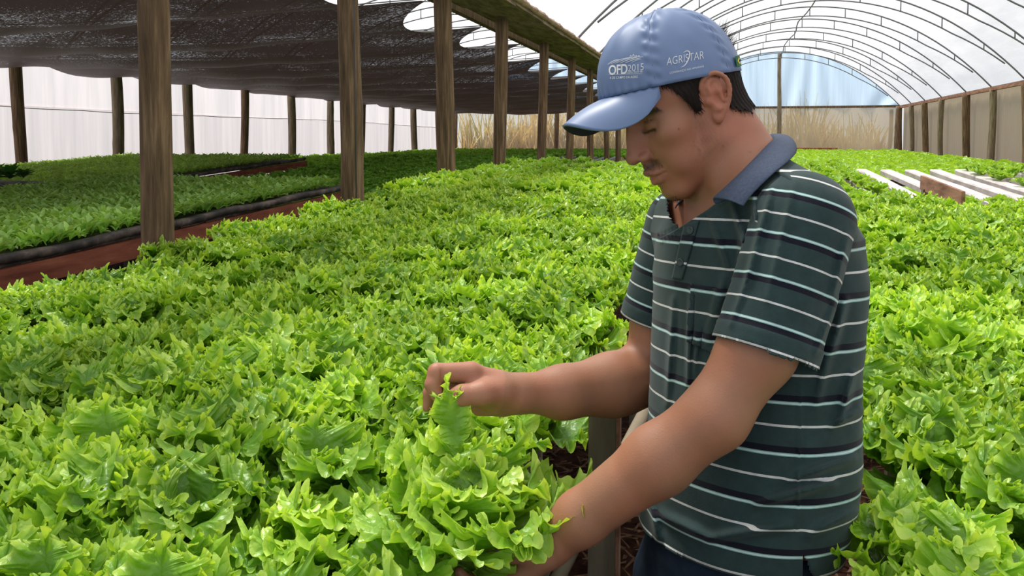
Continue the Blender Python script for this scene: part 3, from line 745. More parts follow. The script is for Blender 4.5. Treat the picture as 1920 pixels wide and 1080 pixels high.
    Q = np.concatenate(quads)
    return vp, Q
def fnoise(p, sc, seed=0):
    """cheap smooth noise from sines"""
    rg = np.random.default_rng(seed); o = 0
    for i in range(6):
        d = rg.normal(size=3); d /= np.linalg.norm(d); o = o + np.sin((p @ d) * sc * rg.uniform(.6, 1.7) + rg.uniform(0, 6.28))
    return o / 6
def spline(pts, n_):
    pts = np.array(pts, float); k = len(pts); t = np.linspace(0, k - 1, n_); i = np.clip(t.astype(int), 0, k - 2); f_ = (t - i)[:, None]
    p0 = pts[np.clip(i - 1, 0, k - 1)]; p1 = pts[i]; p2 = pts[i + 1]; p3 = pts[np.clip(i + 2, 0, k - 1)]
    return .5 * ((2 * p1) + (-p0 + p2) * f_ + (2 * p0 - 5 * p1 + 4 * p2 - p3) * f_ ** 2 + (-p0 + 3 * p1 - 3 * p2 + p3) * f_ ** 3)
# ---- frames
al = math.radians(28)
BF = -RT * math.cos(al) + TV * math.sin(al); BL = RT * math.sin(al) + TV * math.cos(al)          # the man's front and left
be, pi_ = math.radians(15), math.radians(32)
h0 = -RT * math.cos(be) + TV * math.sin(be); HL = RT * math.sin(be) + TV * math.cos(be)
HF = h0 * math.cos(pi_) - UP * math.sin(pi_); HU = h0 * math.sin(pi_) + UP * math.cos(pi_)
HO = P(1287, 199, 1.28); HR = np.stack([HF, HL, HU], 1)
def H(x, y, z): return HO + HR @ (np.array([x, y, z]) * .01)
def hloc(p): return (p - HO) @ HR * 100
def he(c, r): return ell(H(*c), np.array(r) * .01, HR)
def hc(a, b, ra, rb): return cone(H(*a), H(*b), ra * .01, rb * .01)
# ---- joints
SLd, SRd = P(1503, 418, 1.13), P(1283, 425, 1.41)
AL, ELb, FL1, FL2, WL = P(1420, 655, 1.105), P(1340, 780, 1.10), P(1235, 862, 1.12), P(1088, 972, 1.145), P(1032, 1018, 1.155)
ARm, ERb, FR1, WR = P(1240, 600, 1.43), P(1212, 702, 1.43), P(1140, 722, 1.385), P(968, 738, 1.30)
rows_ = [(285, 1380, .062, .06), (320, 1388, .085, .075), (350, 1397, .125, .088), (390, 1407, .170, .108), (440, 1411, .196, .124), (520, 1411, .203, .130), (620, 1408, .198, .130),
         (740, 1404, .192, .134), (840, 1402, .194, .140), (920, 1392, .192, .140), (990, 1380, .186, .138), (1080, 1372, .180, .134), (1140, 1370, .178, .132)]
T_b = np.array([(360 - r[0]) / 1600 * 1.27 for r in rows_])[::-1]; T_x = np.array([(r[1] - 960) / 1600 * 1.27 for r in rows_])[::-1]
T_a = np.array([r[2] for r in rows_])[::-1]; T_w = np.array([r[3] for r in rows_])[::-1]
def torso(off=0., top=9., bot=-9.):
    def f(p):
        q = p - CAM; b = q @ UP; x = q @ RT - np.interp(b, T_b, T_x); z = q @ FW - 1.27
        a = np.interp(b, T_b, T_a) * .90 + off; w_ = np.interp(b, T_b, T_w) * .90 + off
        # along the man's left and front
        u = x * math.sin(al) - z * math.cos(al); v = -x * math.cos(al) - z * math.sin(al)
        e = 2.12
        r = (np.abs(u / a) ** e + np.abs(v / w_) ** e) ** (1 / e)
        d = (r - 1) * np.minimum(a, w_)
        return np.maximum(np.maximum(d, b - T_b[-1] - off), T_b[0] - b)
    return f
# ---- body
B = Field()
B.add(he((-1.0, 0, 4.8), (9.1, 7.4, 8.6))).add(he((3.4, 0, 4.2), (6.0, 6.3, 6.0)), .02)
B.add(he((4.2, 0, -2.2), (5.0, 5.7, 7.4)), .02)
for s in (-1, 1):
    B.add(he((6.0, s * 4.2, -.9), (2.4, 2.1, 2.2)), .018)
    B.add(hc((1.0, s * 4.9, -5.4), (7.6, s * 1.7, -9.6), 1.5, 1.5), .018)
    B.add(hc((0.2, s * 5.6, .5), (1.0, s * 5.0, -5.4), 1.4, 1.5), .02)
    B.add(he((6.2, s * 3.4, -5.2), (2.5, 2.0, 2.8)), .018)
    B.add(hc((8.3, s * 1.2, 3.1), (6.3, s * 4.6, 3.2), .8, .75), .01)
B.add(he((5.2, 0, -8.2), (4.4, 3.6, 3.0)), .015)
B.add(he((8.2, 0, -9.7), (1.7, 2.0, 1.5)), .012)
B.add(he((8.1, 0, -5.9), (2.3, 2.8, 2.5)), .012)
for s in (-1, 1):
    B.sub(he((9.8, s * 3.4, 1.3), (2.1, 1.9, 1.35)), .012)
    B.add(he((7.25, s * 3.15, 1.1), (1.35, 1.5, 1.3)), .004)
    # lid crease and lash slit, brow skin fold
    B.sub(hc((8.45, s * 1.95, 1.95), (7.6, s * 4.5, 1.8), .13, .1), .0022)
    B.sub(hc((8.8, s * 1.9, .40), (7.8, s * 4.45, .35), .13, .12), .0018)
    B.add(hc((8.6, s * 2.0, .58), (7.85, s * 4.4, .53), .2, .15), .002)
B.add(hc((8.9, 0, 2.3), (11.3, 0, -1.9), .78, .98), .012); B.add(he((9.0, 0, -.9), (1.7, 1.7, 2.6)), .010)
for s in (-1, 1): B.add(he((7.6, s * 1.9, -2.6), (1.6, 1.5, 2.0)), .012)
B.add(he((11.5, 0, -2.2), (1.05, 1.05, .95)), .006)
for s in (-1, 1):
    B.add(he((10.1, s * 1.35, -2.7), (1.25, .68, .75)), .005)
    B.sub(hc((9.4, s * 2.15, -2.6), (9.9, s * 2.1, -3.5), .12, .1), .004)
    B.sub(he((10.6, s * .72, -3.35), (.65, .33, .42)), .003)
B.add(hc((10.0, 0, -3.3), (10.2, 0, -4.4), .55, .6), .008)
ul = [(9.75, -2.55, -6.0), (10.3, -1.4, -5.62), (10.75, -.45, -5.2), (10.7, 0, -5.32), (10.75, .45, -5.2), (10.3, 1.4, -5.62), (9.75, 2.55, -6.0)]
ll = [(9.7, -2.4, -6.15), (10.1, -1.3, -6.75), (10.4, 0, -6.95), (10.1, 1.3, -6.75), (9.7, 2.4, -6.15)]
# lips follow the mouth mound
def lipx(x, y): return x - .17 * y * y
for A_, rr in ((ul, .36), (ll, .43)):
    for i in range(len(A_) - 1):
        a, b = A_[i], A_[i + 1]; B.add(hc((lipx(a[0], a[1]) + .0, a[1], a[2]), (lipx(b[0], b[1]), b[1], b[2]), rr * (.65 if abs(a[1]) > 2 else 1), rr * (.65 if abs(b[1]) > 2 else 1)), .004)
for a, b in (((9.05, -2.7, -6.05), (10.6, -1, -6.02)), ((10.6, -1, -6.02), (10.9, 0, -6.1)), ((10.9, 0, -6.1), (10.6, 1, -6.02)), ((10.6, 1, -6.02), (9.05, 2.7, -6.05))):
    B.sub(hc(a, b, .10, .13), .002)
# neck
NK0 = len(B.ops)
NB = P(1386, 318, 1.275)
B.add(cone(H(-1.6, 0, -1.0), NB, .054, .058), .022); B.add(cone(H(-3.8, 0, 0.5), NB + RT * .012, .043, .052), .02)
NK1 = len(B.ops)
B.add(hc((6.0, 0, -9.2), (1.5, 0, -11.5), 1.4, 2.6), .02)
B.add(cone(H(0.5, 5.0, -2.5), NB + BF * .05 - UP * .02 + BL * .012, .013, .011), .012)           # neck muscle
# ears
def erot(q, t=math.radians(14)): x_, y_, z_ = q; x_ += .3; z_ -= .5; return (x_ * math.cos(t) - z_ * math.sin(t) - 1.0, y_, x_ * math.sin(t) + z_ * math.cos(t) + .1)
for s in (-1, 1):
    ey = s * 7.2
    pts = [(1.3, ey * .985, 1.2), (1.5, ey * 1.05, 2.6), (.5, ey * 1.12, 3.75), (-.9, ey * 1.17, 3.7), (-2.0, ey * 1.2, 2.5), (-2.1, ey * 1.18, .8), (-1.5, ey * 1.12, -.9), (-.6, ey * 1.06, -2.2), (.1, ey * 1.0, -2.9)]
    B.add(cone(H(*erot((-.3, s * 7.5, 2.0))), H(*erot((-.2, s * 7.2, -1.0))), .0135, .0105), .006); B.add(he((-1.75, s * 7.5, 1.1), (1.95, .42, 2.75)), .004)
    pts = spline([erot(q) for q in pts], 22)
    for i in range(len(pts) - 1): B.add(hc(pts[i], pts[i + 1], .33, .33), .0025)
    B.add(he(erot((.15, s * 7.35, -2.35)), (.75, .45, .85)), .005)
    B.sub(he(erot((-.2, s * 8.75, .2)), (.95, 1.0, 1.45)), .004); B.sub(he(erot((-.3, s * 9.0, 2.2)), (1.3, 1.05, 1.2)), .004)
    B.sub(hc(erot((.6, s * 8.9, 2.9)), erot((-1.35, s * 8.9, 1.6)), .3, .25), .003)
    B.add(hc(erot((-.5, s * 8.0, 2.0)), erot((-1.0, s * 8.05, -.2)), .24, .25), .003)
    B.add(he(erot((1.0, s * 7.35, .1)), (.45, .5, .6)), .004)
# trunk, shoulders, arms
B.add(torso(-.024), .02)
for S_ in (SLd, SRd): B.add(cone(NB + (S_ - NB) * .25 + UP * .0, S_, .045, .048), .03)
for (S_, A_, E_, Fm, W_) in ((SLd, AL, ELb, FL1, None), (SRd, ARm, ERb, FR1, None)):
    B.add(cone(S_, A_, .054, .0475), .02); B.add(cone(A_, E_, .0475, .041), .02); B.add(cone(E_, Fm, .042, .0435), .02)
B.add(cone(FL1, FL2, .043, .035), .02); B.add(cone(FL2, WL, .035, .0275), .015)
B.add(cone(ERb + UP * .004, ERb + (FR1 - ERb) * .6 - UP * .004, .046, .050), .02)
FRm = P(1055, 735, 1.34)
B.add(cone(FR1, FRm, .049, .039), .02); B.add(cone(FRm, WR, .039, .0275), .02)
# right hand (pinching a leaf)
def HP(X, Y, d): return P(780 + X / 6.75, 650 + Y / 6.75, d)
def chain(F_, pts, rad, k=.004):
    for i in range(len(pts) - 1): F_.add(cone(pts[i], pts[i + 1], rad[i], rad[i + 1]), k if i else k * 1.6)
Rh = np.stack([nrm(HP(700, 480, 1.27) - HP(1250, 600, 1.30)), UP, TV], 1)
B.add(cone(WR, HP(1000, 560, 1.290), .0265, .026), .018)
B.add(cone(HP(1020, 470, 1.290), HP(690, 330, 1.283), .0200, .0150), .014)
B.add(cone(HP(1060, 620, 1.298), HP(800, 560, 1.300), .0220, .0180), .014)
B.add(cone(HP(1080, 740, 1.305), HP(800, 770, 1.315), .0165, .0130), .014)
B.add(cone(HP(1100, 560, 1.277), HP(840, 590, 1.258), .0185, .0150), .012)           # thumb mound
chain(B, [HP(840, 590, 1.258), HP(580, 620, 1.252), HP(420, 660, 1.250)], [.0175, .0150, .0112], .008)
chain(B, [HP(700, 330, 1.280), HP(265, 325, 1.268), HP(212, 480, 1.262), HP(262, 615, 1.257)], [.0165, .0135, .0118, .0092], .004)
chain(B, [HP(700, 430, 1.298), HP(255, 380, 1.288), HP(175, 590, 1.284), HP(140, 770, 1.282)], [.0150, .0128, .0100, .0068], .004)
chain(B, [HP(720, 480, 1.312), HP(350, 440, 1.306), HP(370, 520, 1.288), HP(480, 560, 1.282)], [.0135, .0120, .0105, .0088], .003)
chain(B, [HP(740, 620, 1.322), HP(450, 540, 1.328), HP(430, 640, 1.308), HP(540, 680, 1.300)], [.0105, .0092, .0082, .0070], .003)
for (X0, Y0_, X1, Y1_, d) in ((318, 300, 325, 430, 1.2565), (480, 300, 455, 420, 1.2690), (625, 280, 610, 470, 1.270)):
    B.sub(cone(HP(X0, Y0_, d), HP(X1, Y1_, d), .0014, .0014), .0025)
B.sub(cone(HP(540, 540, 1.2385), HP(580, 620, 1.2385), .0008, .0008), .0015)
# left hand (cupped under the leaves)
hd = nrm(WL - FL2); hs = nrm(np.cross(hd, TV)); hs = hs if hs @ UP > 0 else -hs
KN = WL + hd * .075
B.add(cone(WL, WL + hd * .06, .0285, .026), .015)
B.add(cone(WL + hd * .02 + TV * .018, KN + TV * .026, .018, .013), .012); B.add(cone(WL + hd * .02 - TV * .018, KN - TV * .026, .018, .012), .012)
for j, (o, l) in enumerate(((.030, .040), (.010, .045), (-.011, .042), (-.031, .033))):
    b0 = KN + TV * o; b1 = b0 + (hd * .85 + hs * .45) * l; b2 = b1 + (hd * .35 + hs * .9) * l * .62; b3 = b2 + (hs * 1.0 - hd * .1) * l * .45
    chain(B, [b0, b1, b2, b3], [.0105, .0095, .0085, .0070], .003)
t0 = WL + hd * .025 + TV * .020 + hs * .01; t1 = t0 + (hs * .7 + TV * .5 + hd * .4) * .038; t2 = t1 + (hs * .8 + hd * .6) * .030
chain(B, [t0, t1, t2], [.0150, .0120, .0085], .006)
# legs and feet under the jeans
HC = P(1371, 1084, 1.27); HC0 = HC.copy()
def ground(p, z): q = p.copy(); q[2] = z; return q
BFh = nrm(np.array([BF[0], BF[1], 0])); BLh = nrm(np.array([BL[0], BL[1], 0]))
LEG = []
for s, fo in ((1, -.02), (-1, .03)):
    hip = ground(HC + BLh * s * .088, .86); kn = ground(HC + BLh * s * .10 + BFh * (fo + .015), .49); an = ground(HC + BLh * s * .105 + BFh * (fo - .015), .09)
    LEG.append((hip, kn, an)); B.add(cone(hip, kn, .078, .052), .03); B.add(cone(kn, an, .05, .036), .02)
    B.add(cone(ground(an, .05), ground(an + BFh * .15, .035), .038, .030), .02)
lo = [min(LEG[0][2][0], -0.62) - .1, .75, -.005]; hi = [.42, 1.75, 1.86]
Vb, Qb = surface(B, lo, hi, .0027)
Lc = hloc(Vb)                                 # head coordinates of every vertex, cm
x, y, z = Lc.T; ay = np.abs(y)
onhead = (z > -14) & (x > -13) & (x < 16) & (ay < 11) & (np.linalg.norm(Vb - HO, axis=1) < .17)
base = np.tile(np.array([.345, .155, .088]), (len(Vb), 1))
n1 = fnoise(Vb, 60, 1)[:, None]; n2 = fnoise(Vb, 260, 2)[:, None]; n3 = fnoise(Vb, 1400, 3)[:, None]
base *= 1 + .05 * n1 + .04 * n2
base *= 1 + np.array([.02, -.05, -.06]) * np.clip(n1 * 2, -1, 1)
def g_(cx, cy, cz, sx, sy, sz): return np.exp(-((x - cx) / sx) ** 2 - ((ay - cy) / sy) ** 2 - ((z - cz) / sz) ** 2) * onhead
def blend(w_, col):
    global base; base = base * (1 - w_[:, None]) + np.array(col) * w_[:, None]
blend(.45 * g_(0, 5, -5, 6, 5, 6), (.42, .13, .08)); blend(.4 * g_(10.5, 0, -2, 2.2, 2.2, 2), (.44, .14, .09)); blend(.5 * g_(-.3, 8, .5, 2.4, 2, 3.2), (.50, .16, .10))
lipm = np.clip(1.6 * (g_(10.2, 0, -6.1, 1.6, 2.2, 1.05) - .35), 0, 1) * (np.abs(z + 6.1) < 1.35); blend(lipm * .8, (.36, .11, .085))
st = np.clip(.5 + .9 * n3[:, 0], 0, 1)
blend(np.clip(1.3 * g_(10.0, 0, -4.35, 1.6, 2.7, .62) * (.35 + .65 * st), 0, .88), (.035, .022, .016))
blend(np.clip(1.2 * g_(8.0, 0, -10.6, 2.6, 2.0, 1.2) * (.3 + .7 * st), 0, .88), (.035, .022, .016))
blend(np.clip(.55 * g_(9.6, 0, -8.2, 1.2, .8, .7) * st, 0, .5), (.05, .03, .02))
blend(np.clip(.42 * g_(3.2, 5.6, -5.2, 2.2, 2.4, 2.4) * st ** 2, 0, .5), (.06, .035, .025)); blend(np.clip(.35 * g_(2.3, 6.8, -1.8, 1.1, 2, 2.0) * st, 0, .5), (.05, .03, .02))
blend(np.clip(1.6 * np.exp(-((z - 2.95 - .1 * (x - 8)) / .45) ** 2) * onhead * (x > 5.2) * (ay > 1.3) * (ay < 5.6) * (.6 + .4 * st), 0, .9), (.018, .011, .008))
blend(np.clip(1.7 * np.exp(-((z - .42) / .20) ** 2) * onhead * (x > 7.0) * (ay > 1.8) * (ay < 4.6), 0, .96), (.010, .007, .006))
blend(np.clip(.45 * np.exp(-((z - 1.6) / .9) ** 2) * onhead * (x > 6.6) * (ay > 1.8) * (ay < 4.7), 0, .5), (.30, .13, .08))
for (cx_, cz_, cy_) in ((1.5, -6.6, 5.5), (-.8, -9.0, 4.6), (5.8, -1.0, 5.5)):
    blend(.9 * np.exp(-((x - cx_) ** 2 + (z - cz_) ** 2) / .012) * (y > 0) * onhead, (.05, .02, .015))
# thumb nail, warmer fingers
hand = np.linalg.norm(Vb - HP(500, 500, 1.275), axis=1) < .075; blend(hand * .35, (.50, .20, .13))
nail = np.exp(-(np.linalg.norm(Vb - HP(405, 605, 1.243), axis=1) / .0062) ** 4); blend(nail * .6, (.62, .42, .36))
msk = mat('skin', rough=.5, spec=.4); n = NT(msk); at = n.new('ShaderNodeAttribute', attribute_name='col'); n.l(at.outputs['Color'], n.b.inputs['Base Color'])
n.b.inputs['Subsurface Weight'].default_value = .12; n.b.inputs['Subsurface Radius'].default_value = (.010, .004, .002); n.b.inputs['Subsurface Scale'].default_value = 1.0
fz = n.noise(420, 4, .6); n.bump(fz, .22, .002)
man = link('person', np_mesh('person', Vb, Qb, True, {'col': base}), msk)
tag(man, 'man in blue cap and green striped polo shirt bending his head over the lettuces', 'person')
# ---------------------------------------------------------------- shirt
HemL = P(1433, 662, 1.105); HemR = P(1232, 604, 1.43)
axL = nrm(HemL - SLd); axR = nrm(HemR - SRd)
sleeveL = cone(SLd, HemL + axL * .03, .074, .069); sleeveR = cone(SRd, HemR + axR * .03, .066, .060)
def cxy(p): q = p - CAM; zc = q @ FW; return q @ RT / zc * 1600 + 960, 360 - q @ UP / zc * 1600, zc
FOLDS = [  # px0, py0, px1, py1, width px, height m   (ridges seen on the near side of the cloth)
    (1330, 400, 1372, 520, 9, .0035), (1372, 380, 1400, 470, 8, .0045), (1408, 350, 1425, 455, 8, .004), (1395, 430, 1385, 560, 10, .006), (1358, 520, 1330, 640, 9, .004),
    (1296, 540, 1290, 720, 6, .0045), (1262, 560, 1250, 760, 8, .003), (1312, 600, 1302, 700, 7, .003), (1440, 300, 1500, 350, 9, .003), (1250, 800, 1300, 760, 10, .003),
    (1585, 560, 1560, 660, 10, .004), (1600, 700, 1575, 790, 10, .004), (1560, 800, 1612, 770, 9, .004), (1480, 900, 1600, 860, 12, .005), (1420, 945, 1560, 905, 12, .006),
    (1240, 965, 1330, 1010, 12, .006), (1330, 1010, 1480, 985, 12, .005), (1520, 1000, 1600, 960, 12, .004), (1215, 930, 1235, 1010, 9, .005), (1560, 640, 1530, 760, 12, .003), (1500, 720, 1495, 1000, 3, .0018)]
SFOLDS = [(1450, 345, 1400, 520, 8, .004), (1490, 340, 1440, 560, 10, .003), (1590, 440, 1560, 560, 9, .004), (1420, 470, 1370, 610, 7, .003), (1570, 560, 1530, 660, 8, .003)]
def ridges(u, v, L):
    d = 0
    for (x0, y0, x1, y1, w_, a) in L:
        dx, dy = x1 - x0, y1 - y0; t = np.clip(((u - x0) * dx + (v - y0) * dy) / (dx * dx + dy * dy), 0, 1)
        r2 = (u - x0 - t * dx) ** 2 + (v - y0 - t * dy) ** 2; d = d + a * (1.25 * np.exp(-r2 / (.64 * w_ * w_)) - .25 * np.exp(-r2 / (4 * w_ * w_))) * np.sin(PI * (.12 + .76 * t))
    return d
SH = Field(); SH.add(torso(.0), .02)
SH.add(cone(NB + (SLd - NB) * .22 + UP * .004, SLd, .050, .0655), .03); SH.add(cone(NB + (SRd - NB) * .22 + UP * .004, SRd, .052, .062), .03)
def sdisp(p):
    u, v, zc = cxy(p); near = np.clip((1.30 - zc) / .06, 0, 1); 
    return 2.1 * ridges(u, v, FOLDS) * near + .0018 * fnoise(p, 38, 7) + .0008 * fnoise(p, 110, 8)
SH.disp = sdisp
Vs_, Qs_ = surface(SH, [-.35, .85, .72], [.42, 1.75, 1.62], .0036)
u, v, zc = cxy(Vs_)
cen = Vs_[Qs_].mean(1); cu, cv, czc = cxy(cen)
fs = SH.ops
dL, dR = sleeveL(cen), sleeveR(cen)
tL = (cen - HemL) @ axL; tR = (cen - HemR) @ axR
# arm-hole planes: the sleeve begins beyond a plane through each shoulder
pnL = nrm(axL * .80 + BL * .60); pnR = nrm(axR * .75 - BL * .66)
# neck opening
CI_ = ((1336, 374, 1.175), (1368, 346, 1.165), (1402, 313, 1.17), (1434, 279, 1.20), (1453, 259, 1.255), (1440, 256, 1.33), (1398, 275, 1.37), (1335, 330, 1.365), (1306, 372, 1.315))
nax = nrm(H(-2.2, 0, -1.0) - NB); q = cen - NB; tn = q @ nax; rn_ = np.linalg.norm(q - tn[:, None] * nax, axis=1)
cpt = np.array([P(*a) for a in CI_]); cm = cpt.mean(0); cnn = np.linalg.svd(cpt - cm)[2][2]; cnn = cnn * np.sign(cnn @ UP)
hole = (rn_ < .125) & ((cen - cm) @ cnn > -.012)
def vw(q_): return .003 + .22 * np.clip((q_ @ UP) + .075, 0, 1)
fr = (q @ BF); vn = (fr > .03) & (np.abs(q @ BL) < vw(q)) & (q @ UP > -.075)
# hem of the shirt body (front lower at the side, raised over the slit)
HEMB = -.508
slit = (np.abs(cu - (1503 + (cv - 1030) * .25)) < np.clip((cv - 1030) * .20, 0, 30)) & (czc < 1.27) & (cv > 1030)
body_f = ~hole & ((cen - CAM) @ UP > HEMB) & ~slit
PER = .0665
m = mat('striped_knit', rough=.85, spec=.2); n = NT(m); at = n.new('ShaderNodeAttribute', attribute_name='stripe')
fr_ = n.new('ShaderNodeMath', operation='FRACT'); n.l(at.outputs['Fac'], fr_.inputs[0])
g0, wh, nv_, aq, aw = (.024, .048, .047), (.62, .62, .60), (.005, .006, .014), (.24, .42, .39), (.55, .70, .68)
cr = n.new('ShaderNodeValToRGB'); cr.color_ramp.interpolation = 'CONSTANT'; e = cr.color_ramp.elements
stops = [(0, wh), (.032, g0), (.40, nv_), (.525, aq), (.545, aw), (.575, aq), (.59, g0), (.985, wh)]
while len(e) < len(stops): e.new(.5)
for i, (p_, c_) in enumerate(stops): e[i].position = p_; e[i].color = (*c_, 1)
n.l(fr_.outputs[0], cr.inputs[0])
f = n.noise(60, 5, .6); mx = n.new('ShaderNodeMixRGB', blend_type='MULTIPLY'); mx.inputs[0].default_value = 1; n.l(cr.outputs[0], mx.inputs[1])
rp = n.ramp(f, [(.3, (.82, .82, .82)), (.7, (1.08, 1.08, 1.08))]); n.l(rp, mx.inputs[2]); n.l(mx.outputs[0], n.b.inputs['Base Color'])
f2 = n.noise(900, 2, .5); n.bump(f2, .35, .001); n.b.inputs['Sheen Weight'].default_value = .12
M['knit'] = m
def v_body(p):
    b = (p - CAM) @ UP; return -(b) / PER + .02 * fnoise(p, 20, 5) + PH_B
def v_slL(p): return -((p - HemL) @ axL) / .056 - .03
def v_slR(p): return -((p - HemR) @ axR) / .056 - .03
PH_B = 0.43
def submesh(name, V, Q, mask, vf, mt, parent, thick=.0022, snap=None):
    Qm = Q[mask]; ids, inv = np.unique(Qm, return_inverse=True); Vn = V[ids].copy()
    if snap: Vn = snap(Vn)
    me = np_mesh(name, Vn, inv.reshape(-1, 4), True, {'stripe': vf(Vn)})
    o = link(name, me, mt, parent)
    md = o.modifiers.new('cloth', 'SOLIDIFY'); md.thickness = thick; md.offset = -1
    return o
def snap_hem(V_):
    b_ = (V_ - CAM) @ UP - HEMB; m_ = b_ < .0036; V_[m_] -= UP * b_[m_][:, None]
    d_ = (V_ - cm) @ cnn + .012; m_ = (d_ > -.0048) & (d_ < .0042) & (np.linalg.norm(V_ - NB, axis=1) < .16); V_[m_] -= cnn * d_[m_][:, None]
    return V_
shirt = submesh('polo_shirt', Vs_, Qs_, body_f, v_body, M['knit'], man, .0022, snap_hem)
def make_sleeve(S_, Hm, ax, r0, r1, vf, side, folds):
    FS = Field(); FS.add(cone(S_, Hm + ax * .04, r0, r1), .01)
    def dd(p):
        u, v, zc = cxy(p); fz = np.clip((S_ + (Hm - S_) * .5 - p) @ FW / .02, 0, 1) if folds else 0
        hemb = .0022 * (1 / (1 + np.exp(-((p - Hm) @ ax + .024) / .0012)))
        return (1.7 * ridges(u, v, SFOLDS) * fz if folds else 0) + .0020 * fnoise(p, 38, 7) + .0008 * fnoise(p, 110, 8) + hemb
    FS.disp = dd; c_ = (S_ + Hm) / 2
    V_, Q_ = surface(FS, c_ - .27, c_ + .27, .0036)
    cn = V_[Q_].mean(1); tt = (cn - Hm) @ ax; inn_ = torso(-.012)(cn)
    if folds:
        a_ = P(1500, 330, 1.150); pn = nrm(BL + .12 * ax)
        inn_ = np.where((cn - a_) @ pn > 0, inn_, -1)
    def sn(X): t_ = (X - Hm) @ ax; m_ = t_ > -.0052; X[m_] -= ax * t_[m_][:, None]; return X
    return submesh('sleeve', V_, Q_, (tt < 0) & (inn_ > 0), vf, M['knit'], shirt, .003, sn)
make_sleeve(SLd, HemL, axL, .0690, .0665, v_slL, 1, True); make_sleeve(SRd, HemR, axR, .066, .059, v_slR, -1, False)
from mathutils.bvhtree import BVHTree
def bvh_of(V, Q): return BVHTree.FromPolygons([tuple(p) for p in V], [tuple(int(i) for i in q) for q in Q])
bvs = bvh_of(Vs_, Qs_[body_f])
def cast(bv, px, py, off=.0):
    d = Vector(P(px, py, 1) - CAM).normalized(); loc, nr, ix, ds = bv.ray_cast(Vector(CAM), d)
    if loc is None: return None
    if nr.dot(d) > 0: nr = -nr
    return np.array(loc + nr * off)
def patch(name, quad, nu, nv, off, mt, parent, vf=None, thick=.0016, bv=None):
    """a piece of cloth laid on the garment: corners tl, tr, br, bl in the picture's frame, dropped onto the surface"""
    tl, tr, br, bl = [np.array(c, float) for c in quad]; V = []; 
    for i in range(nu):
        for j in range(nv):
            a, b = i / (nu - 1), j / (nv - 1); c = tl * (1 - a) * (1 - b) + tr * a * (1 - b) + br * a * b + bl * (1 - a) * b
            h_ = cast(bv or bvs, c[0], c[1], off)
            V.append(h_ if h_ is not None else (V[-1] if V else P(c[0], c[1], 1.15)))
    i = np.arange(nu * nv).reshape(nu, nv); Q = np.stack([i[:-1, :-1], i[:-1, 1:], i[1:, 1:], i[1:, :-1]], -1).reshape(-1, 4)
    V = np.array(V); me = np_mesh(name, V, Q, True, {'stripe': vf(V)} if vf else None); o = link(name, me, mt, parent)
    md = o.modifiers.new('cloth', 'SOLIDIFY'); md.thickness = thick; md.offset = 0; return o
patch('placket', [(1285, 422), (1313, 414), (1281, 524), (1262, 522)], 8, 30, .0022, M['knit'], shirt, lambda V: v_body(V) + .03)
patch('chest_pocket', [(1297, 532), (1380, 548), (1352, 668), (1290, 640)], 20, 24, .0030, M['knit'], shirt, lambda V: v_body(V) + .05)
M['button'] = mat('dark_button', (.03, .05, .05), .35)
for (bx_, by_) in ((1299, 434), (1281, 492)):
    c = cast(bvs, bx_, by_, .005)
    if c is not None:
        mb = MB(); N = 14; nn = nrm(BF + TV * .3); uu = nrm(np.cross(nn, UP)); vv = np.cross(nn, uu); V = []
        for rr, hh in ((.0058, 0), (.0060, .0012), (.0050, .0020), (.0035, .0013), (.0001, .0013)): V += [c + nn * hh + rr * (uu * math.cos(2 * PI * k / N) + vv * math.sin(2 * PI * k / N)) for k in range(N)]
        mb.add(V, [(i * N + k, i * N + (k + 1) % N, (i + 1) * N + (k + 1) % N, (i + 1) * N + k) for i in range(4) for k in range(N)]).build('button', M['button'], shirt, True)
# collar
ci = [P(*a) for a in CI_]
co = [P(*a) for a in ((1395, 388, 1.120), (1415, 362, 1.118), (1452, 326, 1.120), (1482, 300, 1.155), (1492, 281, 1.24), (1476, 263, 1.34), (1425, 290, 1.425), (1300, 352, 1.40), (1266, 394, 1.30))]
ii, oo = spline(ci, 70), spline(co, 70); ctr = NB
mid = (ii + oo) / 2 + np.array([nrm(m_ - (ctr + UP * ((m_ - ctr) @ UP))) for m_ in (ii + oo) / 2]) * .007 + UP * .004
inn = ii - UP * (.004 + .026 * np.sin(np.linspace(0, PI, 70)) ** .6)[:, None] + np.array([nrm(ctr + UP * ((m_ - ctr) @ UP) - m_) for m_ in ii]) * .004
V = np.concatenate([inn, ii - UP * .004 + (ctr - ii) * .02, ii + UP * .002, ii * .75 + oo * .25 + (mid - (ii + oo) / 2) * .8, mid, ii * .25 + oo * .75 + (mid - (ii + oo) / 2) * .7, oo])
i = np.arange(7 * 70).reshape(7, 70); Q = np.stack([i[:-1, :-1], i[:-1, 1:], i[1:, 1:], i[1:, :-1]], -1).reshape(-1, 4)
M['collar'] = noisy('slate_collar', [(.3, (.050, .068, .105)), (.7, (.075, .095, .145))], 300, .85, None, .5, .001, .2)
co_o = link('collar', np_mesh('collar', V, Q, True), M['collar'], shirt); md = co_o.modifiers.new('cloth', 'SOLIDIFY'); md.thickness = .0028
md = co_o.modifiers.new('smooth', 'SUBSURF'); md.levels = 1; md.render_levels = 1
co_o['label'] = 'plain slate blue folded collar'
